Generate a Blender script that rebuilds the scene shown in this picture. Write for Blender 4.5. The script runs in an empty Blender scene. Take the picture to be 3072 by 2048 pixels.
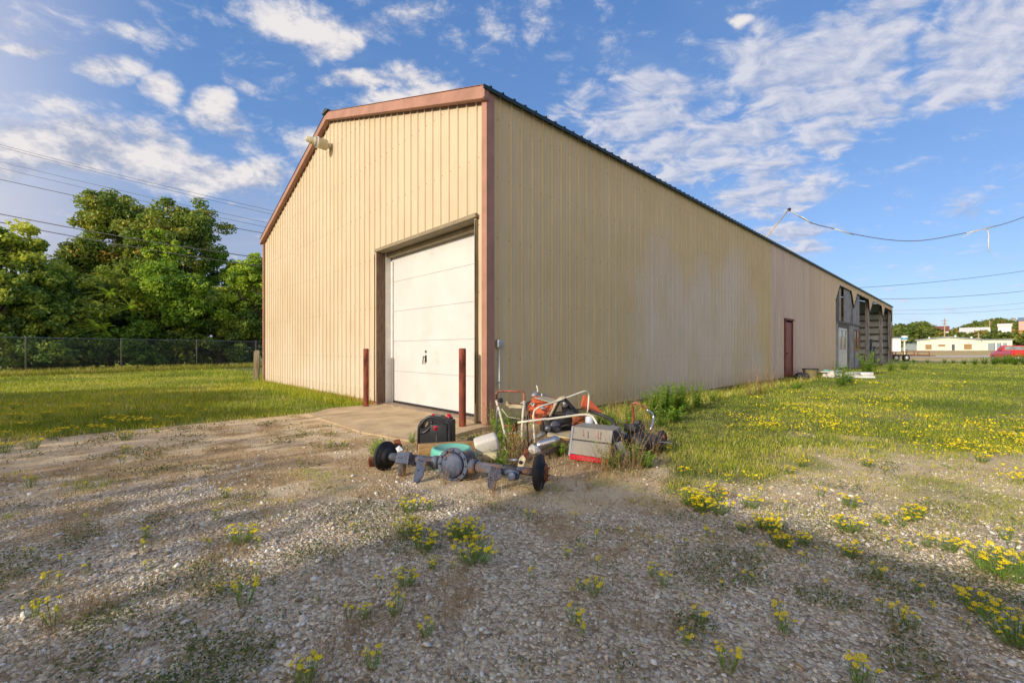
import bpy, math, random
import numpy as np
from mathutils import Vector, Matrix, Quaternion
random.seed(7); RNG = np.random.default_rng(11)
PI = math.pi; rad = math.radians
sc = bpy.context.scene
C = sc.collection

# ------------------------------------------------------------------ camera
cam = bpy.data.cameras.new('camera'); camo = bpy.data.objects.new('camera', cam); C.objects.link(camo)
camo.location = (0, 0, 1.1); camo.rotation_euler = (rad(90), 0, 0)
cam.sensor_width = 36; cam.lens = 1307/3072*36; cam.shift_y = 24/3072; cam.clip_start = .05; cam.clip_end = 3000
sc.cycles.max_bounces = 5; sc.cycles.diffuse_bounces = 3; sc.cycles.glossy_bounces = 2; sc.cycles.transmission_bounces = 3
sc.camera = camo
# ------------------------------------------------------------------ frames of reference
CX, CY = -.3586, 6.336                     # near corner of the shed
RX, RY = .7258, .6879                      # direction of its long side wall
SUN_EL = 20.0
_a = rad(-1.5)
TR = (RX*math.cos(_a)-RY*math.sin(_a), RY*math.cos(_a)+RX*math.sin(_a))   # where the light travels
# ------------------------------------------------------------------ sun
sl = bpy.data.lights.new('sun', 'SUN'); slo = bpy.data.objects.new('sun', sl); C.objects.link(slo)
sl.energy = 2.6; sl.angle = rad(.6); sl.color = (1, .90, .76)
_d = Vector((TR[0]*math.cos(rad(SUN_EL)), TR[1]*math.cos(rad(SUN_EL)), -math.sin(rad(SUN_EL))))
slo.rotation_mode = 'QUATERNION'; slo.rotation_quaternion = _d.to_track_quat('-Z', 'Y'); slo.location = (0, 0, 30)
# ------------------------------------------------------------------ world
w = bpy.data.worlds.new('World'); sc.world = w; w.use_nodes = True
w.cycles.sampling_method = 'MANUAL'; w.cycles.sample_map_resolution = 256
NT = w.node_tree; NT.nodes.clear()
class NG:
    def __init__(s, nt): s.nt = nt
    def n(s, t, **k):
        o = s.nt.nodes.new(t)
        for a, b in k.items(): setattr(o, a, b)
        return o
    def lk(s, a, b): s.nt.links.new(a, b)
    def put(s, inp, v):
        if isinstance(v, bpy.types.NodeSocket): s.lk(v, inp)
        else: inp.default_value = v
    def math(s, op, a, b=0., c=0., clamp=False):
        o = s.n('ShaderNodeMath', operation=op, use_clamp=clamp)
        s.put(o.inputs[0], a); s.put(o.inputs[1], b); s.put(o.inputs[2], c); return o.outputs[0]
    def vm(s, op, a, b=(0, 0, 0)):
        o = s.n('ShaderNodeVectorMath', operation=op); s.put(o.inputs[0], a); s.put(o.inputs[1], b)
        return o.outputs['Value'] if op in ('DOT_PRODUCT', 'LENGTH') else o.outputs[0]
    def scale(s, a, f):
        o = s.n('ShaderNodeVectorMath', operation='SCALE'); s.put(o.inputs[0], a); s.put(o.inputs[3], f); return o.outputs[0]
    def mix(s, f, a, b, mode='MIX'):
        o = s.n('ShaderNodeMix', data_type='RGBA', blend_type=mode); s.put(o.inputs[0], f)
        s.put(o.inputs[6], a); s.put(o.inputs[7], b); return o.outputs[2]
    def mapr(s, v, a, b, c=0., d=1., smooth=True):
        o = s.n('ShaderNodeMapRange', interpolation_type='SMOOTHSTEP' if smooth else 'LINEAR')
        for i, x in enumerate((v, a, b, c, d)): s.put(o.inputs[i], x)
        return o.outputs[0]
    def noise(s, v, sc_, det=4., rough=.55, dist=0., out=0):
        o = s.n('ShaderNodeTexNoise'); s.put(o.inputs['Vector'], v); o.inputs['Scale'].default_value = sc_
        o.inputs['Detail'].default_value = det; o.inputs['Roughness'].default_value = rough; o.inputs['Distortion'].default_value = dist
        return o.outputs[out]
    def mapping(s, v, loc=(0, 0, 0), rot=(0, 0, 0), scl=(1, 1, 1)):
        o = s.n('ShaderNodeMapping'); s.put(o.inputs[0], v); o.inputs[1].default_value = loc; o.inputs[2].default_value = rot; o.inputs[3].default_value = scl
        return o.outputs[0]
    def ramp(s, v, stops):
        o = s.n('ShaderNodeValToRGB'); s.put(o.inputs[0], v); e = o.color_ramp.elements
        while len(e) < len(stops): e.new(.5)
        for i, (p, c) in enumerate(stops): e[i].position = p; e[i].color = (*c, 1)
        return o.outputs[0]
g = NG(NT)
sky = g.n('ShaderNodeTexSky', sky_type='NISHITA', sun_disc=False, sun_elevation=rad(SUN_EL), sun_rotation=math.atan2(-TR[0], -TR[1]))
sky.air_density = 1.0; sky.dust_density = .6; sky.ozone_density = 2.5; sky.altitude = 300
D = g.n('ShaderNodeTexCoord').outputs['Generated']
sep = g.n('ShaderNodeSeparateXYZ'); g.lk(D, sep.inputs[0])
zc = g.math('ADD', g.math('MAXIMUM', sep.outputs[2], 0.), .30)
cmb = g.n('ShaderNodeCombineXYZ'); g.lk(g.math('DIVIDE', sep.outputs[0], zc), cmb.inputs[0]); g.lk(g.math('DIVIDE', sep.outputs[1], zc), cmb.inputs[1])
P = cmb.outputs[0]
def direction(px, py):
    return Vector(((px-1536)/1307, 1, (1048-py)/1307)).normalized()
K = 1.306
def cloud_layer(blobs, warp, seed):
    Dw = g.vm('ADD', D, g.scale(g.vm('SUBTRACT', g.noise(g.vm('ADD', D, (seed, 0, 0)), 7., 3., .55, out=1), (.5, .5, .5)), warp))
    cov = None
    for (px, py, rx, ry, ang, wt) in blobs:
        c = direction(px*K, py*K)
        a = rad(ang); ca, sa = math.cos(a), math.sin(a)
        t1 = (direction(px*K+ca*6, py*K-sa*6)-c)/6*rx*K; t2 = (direction(px*K-sa*6, py*K-ca*6)-c)/6*ry*K
        g1 = t2.cross(c); g1 = g1/t1.dot(g1); g2 = t1.cross(c); g2 = g2/t2.dot(g2)
        q1 = g.math('SUBTRACT', g.vm('DOT_PRODUCT', Dw, tuple(g1)), c.dot(g1)); q2 = g.math('SUBTRACT', g.vm('DOT_PRODUCT', Dw, tuple(g2)), c.dot(g2))
        r = g.math('ADD', g.math('MULTIPLY', q1, q1), g.math('MULTIPLY', q2, q2))
        v = g.math('MULTIPLY', g.math('SUBTRACT', 1., r, clamp=True), wt)
        v = g.math('MULTIPLY', v, g.math('GREATER_THAN', g.vm('DOT_PRODUCT', D, tuple(c)), .2))
        cov = v if cov is None else g.math('MAXIMUM', cov, v)
    return cov
puffy = [(60, 335, 160, 95, -5, 1.2), (200, 335, 180, 100, -8, 1.35), (330, 360, 190, 95, -10, 1.35), (470, 395, 180, 65, -12, 1.1), (590, 400, 120, 55, -8, 1.),
         (250, 150, 125, 48, -12, .95), (370, 207, 80, 38, -18, .92), (500, 250, 60, 70, -40, .85), (570, 195, 100, 26, -14, .8), (640, 180, 90, 26, -10, .8),
         (690, 50, 180, 62, -18, 1.0), (790, 90, 110, 46, 20, .95), (330, 90, 200, 40, -14, .55), (900, 60, 140, 50, 20, .55), (120, 230, 180, 50, -10, .6), (700, 330, 120, 60, -20, .6), (840, 190, 130, 34, -4, .95), (970, 185, 130, 55, -6, .95), (560, 300, 130, 45, -30, .62), (900, 240, 180, 35, 0, .8),
         (1240, 45, 80, 60, -50, .7), (1150, 50, 70, 50, -30, .55), (1700, 44, 45, 18, 10, .95), (1020, 30, 60, 30, 0, .5), (50, 80, 90, 22, -8, .6)]
rippled = [(1850, 150, 260, 130, -4, 1.15), (1900, 220, 240, 90, -4, 1.0), (2260, 110, 260, 160, 30, 1.05), (2200, 200, 200, 90, 10, .9), (1480, 250, 220, 110, 10, .78), (1560, 340, 300, 95, 0, .88),
           (1700, 330, 330, 90, 22, .85), (1960, 300, 230, 50, 22, .8), (1760, 440, 160, 90, 8, .8), (1830, 540, 130, 60, 8, .72), (2050, 40, 200, 50, 30, .7), (1330, 250, 90, 50, 0, .6), (1640, 220, 120, 60, 30, .7)]
cov1 = cloud_layer(puffy, .07, 3.1); cov2 = cloud_layer(rippled, .08, 7.7)
Pc = g.mapping(D, scl=(1, 1, 1.9)); n1 = g.noise(Pc, 8.5, 10., .66, .1); n1b = g.noise(g.vm('ADD', Pc, (-.012, -.012, .03)), 8.5, 10., .66, .1)
Pr = g.mapping(P, rot=(0, 0, rad(35)), scl=(1.0, 1.5, 1))
n2 = g.noise(Pr, 9., 7., .60, .4); n2b = g.noise(g.vm('ADD', Pr, (-.016, -.024, 0)), 9., 7., .60, .4)
d1 = g.mapr(g.math('ADD', cov1, g.math('MULTIPLY', g.math('SUBTRACT', n1, .5), 3.1)), .12, 1.05)
d2 = g.math('MULTIPLY', g.mapr(g.math('ADD', cov2, g.math('MULTIPLY', g.math('SUBTRACT', n2, .5), 2.6)), .12, .80), .88)
# thin veil at left and low bank near the horizon
veil = g.mapr(g.noise(g.mapping(P, rot=(0, 0, rad(20)), scl=(.35, 1.3, 1)), 1.6, 6., .6, .6), .46, .80)
veilm = g.mapr(sep.outputs[0], .55, -.55, .35, 1.)
veil = g.math('MULTIPLY', g.math('MULTIPLY', veil, veilm), .55)
low = g.math('MULTIPLY', g.mapr(g.math('ADD', sep.outputs[2], g.math('MULTIPLY', g.math('SUBTRACT', n1, .5), .25)), .36, .16), g.mapr(sep.outputs[0], -.10, -.42))
low = g.math('MULTIPLY', low, .82)
hz = g.math('MULTIPLY', g.mapr(sep.outputs[2], .26, -.02), .62)
skyc = g.n('ShaderNodeHueSaturation'); skyc.inputs['Saturation'].default_value = 1.12; skyc.inputs['Value'].default_value = 1.0; skyc.inputs['Hue'].default_value = .497
g.lk(sky.outputs[0], skyc.inputs['Color'])
SKYGAIN = 1.0
blue = g.mix(1., skyc.outputs[0], (SKYGAIN*1.05, SKYGAIN*1.06, SKYGAIN*1.28, 1), 'MULTIPLY')
grad = g.ramp(sep.outputs[2], [(0, (2.1, 2.75, 3.7)), (.18, (1.35, 2.15, 3.6)), (.42, (.78, 1.52, 3.0)), (.75, (.42, 1.08, 2.6))])
col = g.mix(.72, blue, grad)
cloudgrey = (1.9, 2.2, 3.0, 1); cloudwhite = (4.3, 4.1, 4.1, 1)
col = g.mix(low, col, cloudgrey)
col = g.mix(veil, col, (2.2, 2.7, 3.7, 1))
rel1 = g.math('ADD', g.math('MULTIPLY', g.math('SUBTRACT', n1, n1b), 5.0), g.mapr(sep.outputs[2], .12, .48, .18, .72), clamp=True)
rel2 = g.math('ADD', g.math('MULTIPLY', g.math('SUBTRACT', n2, n2b), 4.0), .50, clamp=True)
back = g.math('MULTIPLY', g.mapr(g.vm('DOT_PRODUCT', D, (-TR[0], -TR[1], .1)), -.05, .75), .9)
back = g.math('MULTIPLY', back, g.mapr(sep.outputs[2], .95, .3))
col = g.mix(back, col, (10.5, 8.3, 5.6, 1))     # warm fill glow added to the unseen sky behind the camera
col = g.mix(d2, col, g.mix(rel2, (2.1, 2.45, 3.4, 1), (3.7, 3.7, 4.1, 1)))
col = g.mix(d1, col, g.mix(rel1, cloudgrey, cloudwhite))
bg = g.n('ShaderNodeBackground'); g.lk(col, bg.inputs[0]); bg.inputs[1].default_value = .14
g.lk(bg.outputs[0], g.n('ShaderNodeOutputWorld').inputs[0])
sc.view_settings.view_transform = 'Standard'; sc.view_settings.look = 'None'; sc.view_settings.exposure = 0.50; sc.view_settings.gamma = 1

# ------------------------------------------------------------------ helpers
def at(px, py, Y):
    """a measured point of the photograph (3072 wide) carried to its distance Y"""
    return Vector(((px-1536)/1307*Y, Y, 1.1+(1048-py)/1307*Y))
def z1(x, y, Y): return at(1080+x/3.794, 1120+y/3.794, Y)
def z2(x, y, Y): return at(1440+x/5.407, 1130+y/5.407, Y)
def z3(x, y, Y): return at(1640+x/5.407, 1130+y/5.407, Y)
def z4(x, y, Y): return at(2300+x/3.564, 780+y/3.564, Y)
def z5(x, y, Y): return at(2640+x/5.444, 900+y/5.444, Y)
def gd(dx, dy): return at_ground(dx*K, dy*K)
def at_ground(px, py):
    Y = 1.16*1307/(py-1048); return ((px-1536)/1307*Y, Y)
def loc2w(xl, yl): return (CX+RX*xl-RY*yl, CY+RY*xl+RX*yl)
def w2loc(x, y): return ((x-CX)*RX+(y-CY)*RY, -(x-CX)*RY+(y-CY)*RX)
def sst(v, a, b):
    t = np.clip((v-a)/(b-a), 0, 1); return t*t*(3-2*t)
def terrain(x, y):
    x = np.asarray(x, float); y = np.asarray(y, float)
    z = -.06+.80*sst(y, 45, 150)*sst(x, -10, 40)
    hill = sst(y, 170, 430)*sst(x, 40, 160)
    z = z+hill*(9+6*np.sin(x*.011+.9)+3*np.sin(x*.03+1))
    xl, yl = w2loc(x, y)
    z = z-.10*sst(-x, 8, 20)
    return z
def hsh(i, j, s):
    n = np.sin(i*127.1+j*311.7+s*74.7)*43758.5453; return n-np.floor(n)
def vnoise(x, y, s=0.):
    x = np.asarray(x, float); y = np.asarray(y, float)
    i = np.floor(x); j = np.floor(y); f = x-i; h = y-j; f = f*f*(3-2*f); h = h*h*(3-2*h)
    return (hsh(i, j, s)*(1-f)+hsh(i+1, j, s)*f)*(1-h)+(hsh(i, j+1, s)*(1-f)+hsh(i+1, j+1, s)*f)*h
def fbm(x, y, s=0., o=4):
    v = 0; a = .5
    for k in range(o): v = v+a*vnoise(x, y, s+k); x = x*2.03; y = y*2.03; a *= .5
    return v/(1-.5**o)

def link(o, parent=None):
    C.objects.link(o)
    if parent is not None: o.parent = parent
    return o
def tag(o, label=None, cat=None, group=None, kind=None):
    if label: o['label'] = label
    if cat: o['category'] = cat
    if group: o['group'] = group
    if kind: o['kind'] = kind
    return o
def thing(name, label, cat, loc=(0, 0, 0), rotz=0, group=None):
    o = bpy.data.objects.new(name, None); o.location = loc; o.rotation_euler = (0, 0, rotz); o.empty_display_size = .2
    link(o); return tag(o, label, cat, group)
def copy_tree(o, parent=None):
    c = o.copy(); link(c, parent)
    for ch in list(o.children): copy_tree(ch, c)
    return c

class MB:
    def __init__(s): s.v = []; s.f = []; s.m = []; s.sm = []
    def add(s, vs, fs, mi=0, smooth=False):
        b = len(s.v); s.v += [tuple(v) for v in vs]
        for f in fs: s.f.append(tuple(b+i for i in f)); s.m.append(mi); s.sm.append(smooth)
        return s
    def box(s, c, d, rot=None, mi=0, bev=0.):
        """box centred at c with full sizes d; rot = Matrix 3x3 or Euler z"""
        M = rot if isinstance(rot, Matrix) else (Matrix.Rotation(rot, 3, 'Z') if rot else Matrix.Identity(3))
        x, y, z = d[0]/2, d[1]/2, d[2]/2; c = Vector(c)
        if bev <= 0:
            vs = [c+M@Vector(p) for p in ((-x, -y, -z), (x, -y, -z), (x, y, -z), (-x, y, -z), (-x, -y, z), (x, -y, z), (x, y, z), (-x, y, z))]
            return s.add(vs, [(0, 3, 2, 1), (4, 5, 6, 7), (0, 1, 5, 4), (1, 2, 6, 5), (2, 3, 7, 6), (3, 0, 4, 7)], mi)
        import bmesh
        bm = bmesh.new(); bmesh.ops.create_cube(bm, size=1)
        for v in bm.verts: v.co = Vector((v.co.x*d[0], v.co.y*d[1], v.co.z*d[2]))
        bmesh.ops.bevel(bm, geom=bm.edges[:], offset=bev, segments=2, affect='EDGES', profile=.6)
        bm.verts.index_update()
        s.add([c+M@v.co for v in bm.verts], [[v.index for v in f.verts] for f in bm.faces], mi, True); bm.free(); return s
    def tube(s, pts, r, n=8, mi=0, cap=True, smooth=True):
        pts = [Vector(p) for p in pts]; rs = r if isinstance(r, (list, tuple)) else [r]*len(pts)
        vs = []; up = None
        for i, p in enumerate(pts):
            t = (pts[min(i+1, len(pts)-1)]-pts[max(i-1, 0)]).normalized()
            if up is None:
                up = t.cross(Vector((0, 0, 1)))
                if up.length < .1: up = t.cross(Vector((1, 0, 0)))
                up.normalize()
            else:
                up = (up-t*up.dot(t)).normalized()
            b = t.cross(up)
            for k in range(n):
                a = 2*PI*k/n; vs.append(p+(up*math.cos(a)+b*math.sin(a))*rs[i])
        fs = [(i*n+k, i*n+(k+1) % n, (i+1)*n+(k+1) % n, (i+1)*n+k) for i in range(len(pts)-1) for k in range(n)]
        if cap: fs += [tuple(range(n))[::-1], tuple((len(pts)-1)*n+k for k in range(n))]
        return s.add(vs, fs, mi, smooth)
    def lathe(s, prof, c=(0, 0, 0), axis=(0, 0, 1), n=20, mi=0, smooth=True, caps=True):
        """prof: list of (radius, height) along axis"""
        ax = Vector(axis).normalized(); u = ax.cross(Vector((0, 0, 1)))
        if u.length < .01: u = Vector((1, 0, 0))
        u.normalize(); b = ax.cross(u); c = Vector(c)
        vs = [c+ax*h+(u*math.cos(2*PI*k/n)+b*math.sin(2*PI*k/n))*max(r, 1e-4) for r, h in prof for k in range(n)]
        fs = [(i*n+k, i*n+(k+1) % n, (i+1)*n+(k+1) % n, (i+1)*n+k) for i in range(len(prof)-1) for k in range(n)]
        if caps: fs += [tuple(range(n))[::-1], tuple((len(prof)-1)*n+k for k in range(n))]
        return s.add(vs, fs, mi, smooth)
    def prism(s, poly, off, mi=0):
        """3-D polygon extruded by vector off"""
        poly = [Vector(p) for p in poly]; off = Vector(off); n = len(poly)
        vs = poly+[p+off for p in poly]
        return s.add(vs, [tuple(range(n))[::-1], tuple(range(n, 2*n))]+[(i, (i+1) % n, n+(i+1) % n, n+i) for i in range(n)], mi)
    def build(s, name, mats, parent=None, bevel=0., bseg=2):
        me = bpy.data.meshes.new(name); me.from_pydata(s.v, [], s.f)
        for m in (mats if isinstance(mats, (list, tuple)) else [mats]): me.materials.append(m)
        me.polygons.foreach_set('material_index', s.m); me.polygons.foreach_set('use_smooth', s.sm); me.update()
        o = bpy.data.objects.new(name, me); link(o, parent)
        if bevel > 0:
            b = o.modifiers.new('bevel', 'BEVEL'); b.width = bevel; b.segments = bseg; b.limit_method = 'ANGLE'; b.angle_limit = rad(40)
        return o
def bend(pts, r=.05, n=5):
    """polyline with rounded corners"""
    pts = [Vector(p) for p in pts]; out = [pts[0]]
    for i in range(1, len(pts)-1):
        a, b, c = pts[i-1], pts[i], pts[i+1]
        ra = min(r, (a-b).length*.45); rc = min(r, (c-b).length*.45)
        p0 = b+(a-b).normalized()*ra; p2 = b+(c-b).normalized()*rc
        for k in range(n+1):
            t = k/n; out.append(p0*(1-t)**2+b*2*t*(1-t)+p2*t*t)
    out.append(pts[-1]); return out
def np_mesh(name, V, F, mats, tint=None, mi=None, parent=None, smooth=False):
    me = bpy.data.meshes.new(name); V = np.asarray(V, np.float32); F = np.asarray(F, np.int32); k = F.shape[1]
    me.vertices.add(len(V)); me.vertices.foreach_set('co', V.ravel())
    me.loops.add(F.size); me.loops.foreach_set('vertex_index', F.ravel())
    me.polygons.add(len(F)); me.polygons.foreach_set('loop_start', np.arange(0, F.size, k, dtype=np.int32)); me.polygons.foreach_set('loop_total', np.full(len(F), k, np.int32))
    for m in (mats if isinstance(mats, (list, tuple)) else [mats]): me.materials.append(m)
    if mi is not None: me.polygons.foreach_set('material_index', np.asarray(mi, np.int32))
    if smooth: me.polygons.foreach_set('use_smooth', np.ones(len(F), bool))
    me.update(calc_edges=True)
    if tint is not None:
        for nm, arr in (tint.items() if isinstance(tint, dict) else [('tint', tint)]):
            a = me.attributes.new(nm, 'FLOAT', 'POINT'); a.data.foreach_set('value', np.asarray(arr, np.float32))
    o = bpy.data.objects.new(name, me); link(o, parent); return o

# ------------------------------------------------------------------ materials
def lin(r, g_, b):
    f = lambda c: (c/255/12.92 if c/255 <= .04045 else ((c/255+.055)/1.055)**2.4)
    return (f(r), f(g_), f(b))
MATS = {}
def mat(name, col, rough=.6, metal=0., var=.12, vscale=6., bump=0., bscale=40., col2=None, c2scale=3., c2lo=.5, c2hi=.62, spec=.5, stretch=(1, 1, 1), coords='Object'):
    """paint / metal / wood with uneven tone, optional second colour in patches (rust, dirt), bump"""
    m = bpy.data.materials.new(name); m.use_nodes = True; nt = m.node_tree; q = NG(nt)
    b = nt.nodes['Principled BSDF']; tc = q.n('ShaderNodeTexCoord').outputs[coords]; v = q.mapping(tc, scl=stretch)
    c = (*col, 1)
    n = q.noise(v, vscale, 6., .62)
    lo = tuple(max(0, x*(1-var*1.6)) for x in col)+(1,); hi = tuple(min(1, x*(1+var*1.2)) for x in col)+(1,)
    cc = q.mix(q.mapr(n, .3, .7), lo, hi)
    rr = rough
    if col2:
        f = q.mapr(q.noise(v, c2scale, 8., .68, .4), c2lo, c2hi); cc = q.mix(f, cc, (*col2, 1)); rr = q.mapr(f, 0, 1, rough, min(1, rough+.25)) 
        if metal: q.lk(q.mapr(f, 0, 1, metal, 0.), b.inputs['Metallic'])
    elif metal: b.inputs['Metallic'].default_value = metal
    q.lk(cc, b.inputs['Base Color']); q.put(b.inputs['Roughness'], rr); b.inputs['Specular IOR Level'].default_value = spec
    if bump > 0:
        bp = q.n('ShaderNodeBump'); bp.inputs['Strength'].default_value = bump; bp.inputs['Distance'].default_value = .01
        q.lk(q.noise(v, bscale, 5., .6), bp.inputs['Height']); q.lk(bp.outputs[0], b.inputs['Normal'])
    MATS[name] = m; return m
def leaf_mat(name, stops, trans=.35, rough=.55):
    m = bpy.data.materials.new(name); m.use_nodes = True; nt = m.node_tree; q = NG(nt); b = nt.nodes['Principled BSDF']
    a = q.n('ShaderNodeAttribute', attribute_name='tint'); c = q.ramp(a.outputs['Fac'], stops)
    q.lk(c, b.inputs['Base Color']); b.inputs['Roughness'].default_value = rough; b.inputs['Specular IOR Level'].default_value = .3
    t = q.n('ShaderNodeBsdfTranslucent'); q.lk(q.mix(1., c, (1.2, 1.15, .55, 1), 'MULTIPLY'), t.inputs[0])
    mx = q.n('ShaderNodeMixShader'); mx.inputs[0].default_value = trans; q.lk(b.outputs[0], mx.inputs[1]); q.lk(t.outputs[0], mx.inputs[2])
    q.lk(mx.outputs[0], nt.nodes['Material Output'].inputs[0]); MATS[name] = m; return m

# wall panels (one material each for front and side, in the shed's own coordinates)
def wall_mat(name, kind):
    m = bpy.data.materials.new(name); m.use_nodes = True; nt = m.node_tree; q = NG(nt); b = nt.nodes['Principled BSDF']
    o = q.n('ShaderNodeTexCoord').outputs['Object']; s = q.n('ShaderNodeSeparateXYZ'); q.lk(o, s.inputs[0]); x, y, z = s.outputs
    big = q.noise(o, .7, 5., .6); fine = q.noise(q.mapping(o, scl=(1, 1, .12)), 9., 5., .65)
    if kind == 'front':
        base = q.mix(q.mapr(big, .3, .7), (*lin(200, 181, 151), 1), (*lin(206, 188, 160), 1))
        # chalked, washed-out paint on the lower two metres, cut off by a wandering line
        edge = q.math('ADD', z, q.math('MULTIPLY', q.math('SUBTRACT', q.noise(q.mapping(o, scl=(1, 1, .6)), .8, 5., .6), .5), 1.7))
        lowm = q.math('MULTIPLY', q.mapr(edge, 1.9, .5), q.mapr(q.noise(q.mapping(o, loc=(3, 1, 0)), .9, 5., .65), .36, .60, .45, .95))
        base = q.mix(q.math('MULTIPLY', lowm, .8), base, (*lin(214, 200, 180), 1))
        dirt = q.math('MULTIPLY', q.mapr(z, .35, .0), q.mapr(fine, .4, .7)); base = q.mix(q.math('MULTIPLY', dirt, .5), base, (*lin(150, 122, 92), 1))
    else:
        base = q.mix(q.mapr(big, .3, .7), (*lin(200, 181, 142), 1), (*lin(207, 189, 151), 1))
        # chalky arches on the first stretch of wall
        wob = q.math('MULTIPLY', q.math('SUBTRACT', q.noise(q.mapping(o, scl=(.8, 1, 1.2)), .9, 6., .55), .5), 1.9)
        xx = q.math('ADD', x, wob)
        def lobe(cx, w, top):   # 1 inside an arch standing on the ground
            t = q.math('DIVIDE', q.math('SUBTRACT', xx, cx), w); t2 = q.math('MULTIPLY', t, t)
            hgt = q.math('SUBTRACT', top, q.math('MULTIPLY', t2, top*.55))
            return q.mapr(q.math('SUBTRACT', hgt, z), -.12, 1.1)
        arch = q.math('MAXIMUM', q.math('MAXIMUM', lobe(5.2, 1.6, 4.1), lobe(7.6, 1.6, 3.75)), lobe(9.7, 2.2, 4.35))
        arch = q.math('MAXIMUM', arch, lobe(7.5, 4.6, 3.0))
        arch = q.math('MULTIPLY', arch, q.mapr(x, 3.2, 4.8)); arch = q.math('MULTIPLY', arch, q.mapr(x, 12.6, 11.7))
        # some yellow paint left within
        left = q.mapr(q.noise(q.mapping(o, scl=(1.1, 1, .45)), .75, 6., .6, .6), .40, .60)
        arch = q.math('MULTIPLY', arch, q.math('SUBTRACT', 1., q.math('MULTIPLY', left, .55)))
        base = q.mix(q.math('MULTIPLY', arch, .66), base, (*lin(210, 200, 198), 1))
        rim = q.math('MULTIPLY', arch, q.math('SUBTRACT', 1., arch)); base = q.mix(q.math('MULTIPLY', rim, .8, clamp=True), base, (*lin(198, 188, 182), 1))
        second = q.math('GREATER_THAN', x, 12.98)
        pink = q.mix(q.mapr(q.noise(q.mapping(o, scl=(1, 1, .08)), 2.2, 5., .6), .3, .7), (*lin(196, 178, 166), 1), (*lin(212, 196, 184), 1))
        pink = q.mix(q.mapr(x, 16., 24., 0., .6), pink, (*lin(222, 202, 172), 1))
        base = q.mix(second, base, pink)
        dirt = q.math('MULTIPLY', q.mapr(z, .5, .0), q.mapr(fine, .35, .7)); base = q.mix(q.math('MULTIPLY', dirt, .45), base, (*lin(120, 100, 80), 1))
        drip = q.math('MULTIPLY', q.mapr(z, 3.9, 4.85), q.mapr(fine, .5, .7)); base = q.mix(q.math('MULTIPLY', drip, .25), base, (*lin(140, 118, 90), 1))
    tone = q.mapr(fine, .3, .7, .95, 1.04); tv = q.n('ShaderNodeCombineXYZ'); [q.lk(tone, tv.inputs[i]) for i in range(3)]
    base = q.mix(1., base, tv.outputs[0], 'MULTIPLY')
    q.lk(base, b.inputs['Base Color']); b.inputs['Roughness'].default_value = .62; b.inputs['Specular IOR Level'].default_value = .35
    bp = q.n('ShaderNodeBump'); bp.inputs['Strength'].default_value = .25; bp.inputs['Distance'].default_value = .02
    q.lk(q.noise(q.mapping(o, scl=(1, 1, .4)), 1.8, 3., .5), bp.inputs['Height']); q.lk(bp.outputs[0], b.inputs['Normal'])
    return m
M_front = wall_mat('front_panel_paint', 'front'); M_side = wall_mat('side_panel_paint', 'side')
M_screw = mat('screw', lin(110, 88, 60), .5)
M_trim = mat('brown_trim_paint', lin(164, 120, 102), .55, var=.10, vscale=3, bump=.1, bscale=3)
M_roof = mat('green_roof_metal', lin(26, 44, 46), .5, var=.15)
M_brownwood = mat('brown_stained_wood', lin(112, 90, 74), .8, var=.2, vscale=5, bump=.3, stretch=(6, 6, 1))
M_olive = mat('olive_metal', lin(138, 126, 100), .6, var=.1)
M_door = mat('white_door_paint', lin(208, 207, 206), .5, var=.04, col2=lin(176, 168, 152), c2scale=2.4, c2lo=.56, c2hi=.85, vscale=1.4, bump=.05, bscale=200)
M_white = mat('white_paint', lin(222, 220, 214), .5, var=.05)
M_black = mat('black_rubber', (.02, .02, .022), .6, var=.2)
M_blackp = mat('black_plastic', (.022, .024, .03), .38, var=.25, vscale=5, bump=.08, bscale=60, col2=(.10, .09, .075), c2scale=5, c2lo=.58, c2hi=.72)
M_rustpost = mat('rusty_red_paint', lin(134, 66, 42), .8, var=.25, vscale=9, bump=.5, bscale=50, col2=lin(84, 40, 28), c2scale=7, c2lo=.46, c2hi=.6, stretch=(1, 1, .35))
M_conc = mat('concrete', lin(196, 172, 134), .9, var=.12, vscale=2.2, bump=.4, bscale=60, col2=lin(160, 136, 104), c2scale=1.2, c2lo=.48, c2hi=.7)
M_slab = mat('concrete_edge', lin(160, 140, 118), .9, var=.2, bump=.4)
M_redoor = mat('faded_red_door', lin(150, 84, 66), .6, var=.14, vscale=2)
M_wood = mat('grey_weathered_wood', lin(166, 164, 168), .85, var=.3, vscale=4, bump=.5, bscale=30, stretch=(5, 5, .6), col2=lin(108, 84, 62), c2scale=1.6, c2lo=.52, c2hi=.64)
M_wooddk = mat('dark_weathered_wood', lin(112, 104, 98), .85, var=.3, vscale=4, bump=.5, stretch=(5, 5, .6))
M_lumber = mat('yellow_lumber', lin(176, 140, 92), .75, var=.2, vscale=4, bump=.3, stretch=(1, 8, 8))
M_postwood = mat('pale_post_wood', lin(176, 160, 126), .85, var=.2, vscale=5, bump=.5, stretch=(6, 6, .7), col2=lin(130, 112, 80), c2scale=2)
M_steel = mat('weathered_steel', lin(128, 132, 140), .45, metal=.5, var=.15, col2=lin(110, 70, 45), c2scale=6, c2lo=.56, c2hi=.7)
M_axle = mat('blue_grey_axle_paint', lin(86, 92, 106), .6, metal=.1, var=.25, vscale=12, bump=.6, bscale=70, col2=lin(118, 86, 62), c2scale=9, c2lo=.45, c2hi=.60)
M_axleblue = mat('dark_blue_steel_plate', lin(74, 84, 106), .55, metal=.1, var=.2, vscale=10, bump=.5, bscale=60, col2=lin(112, 88, 70), c2scale=8, c2lo=.54, c2hi=.66)
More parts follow.
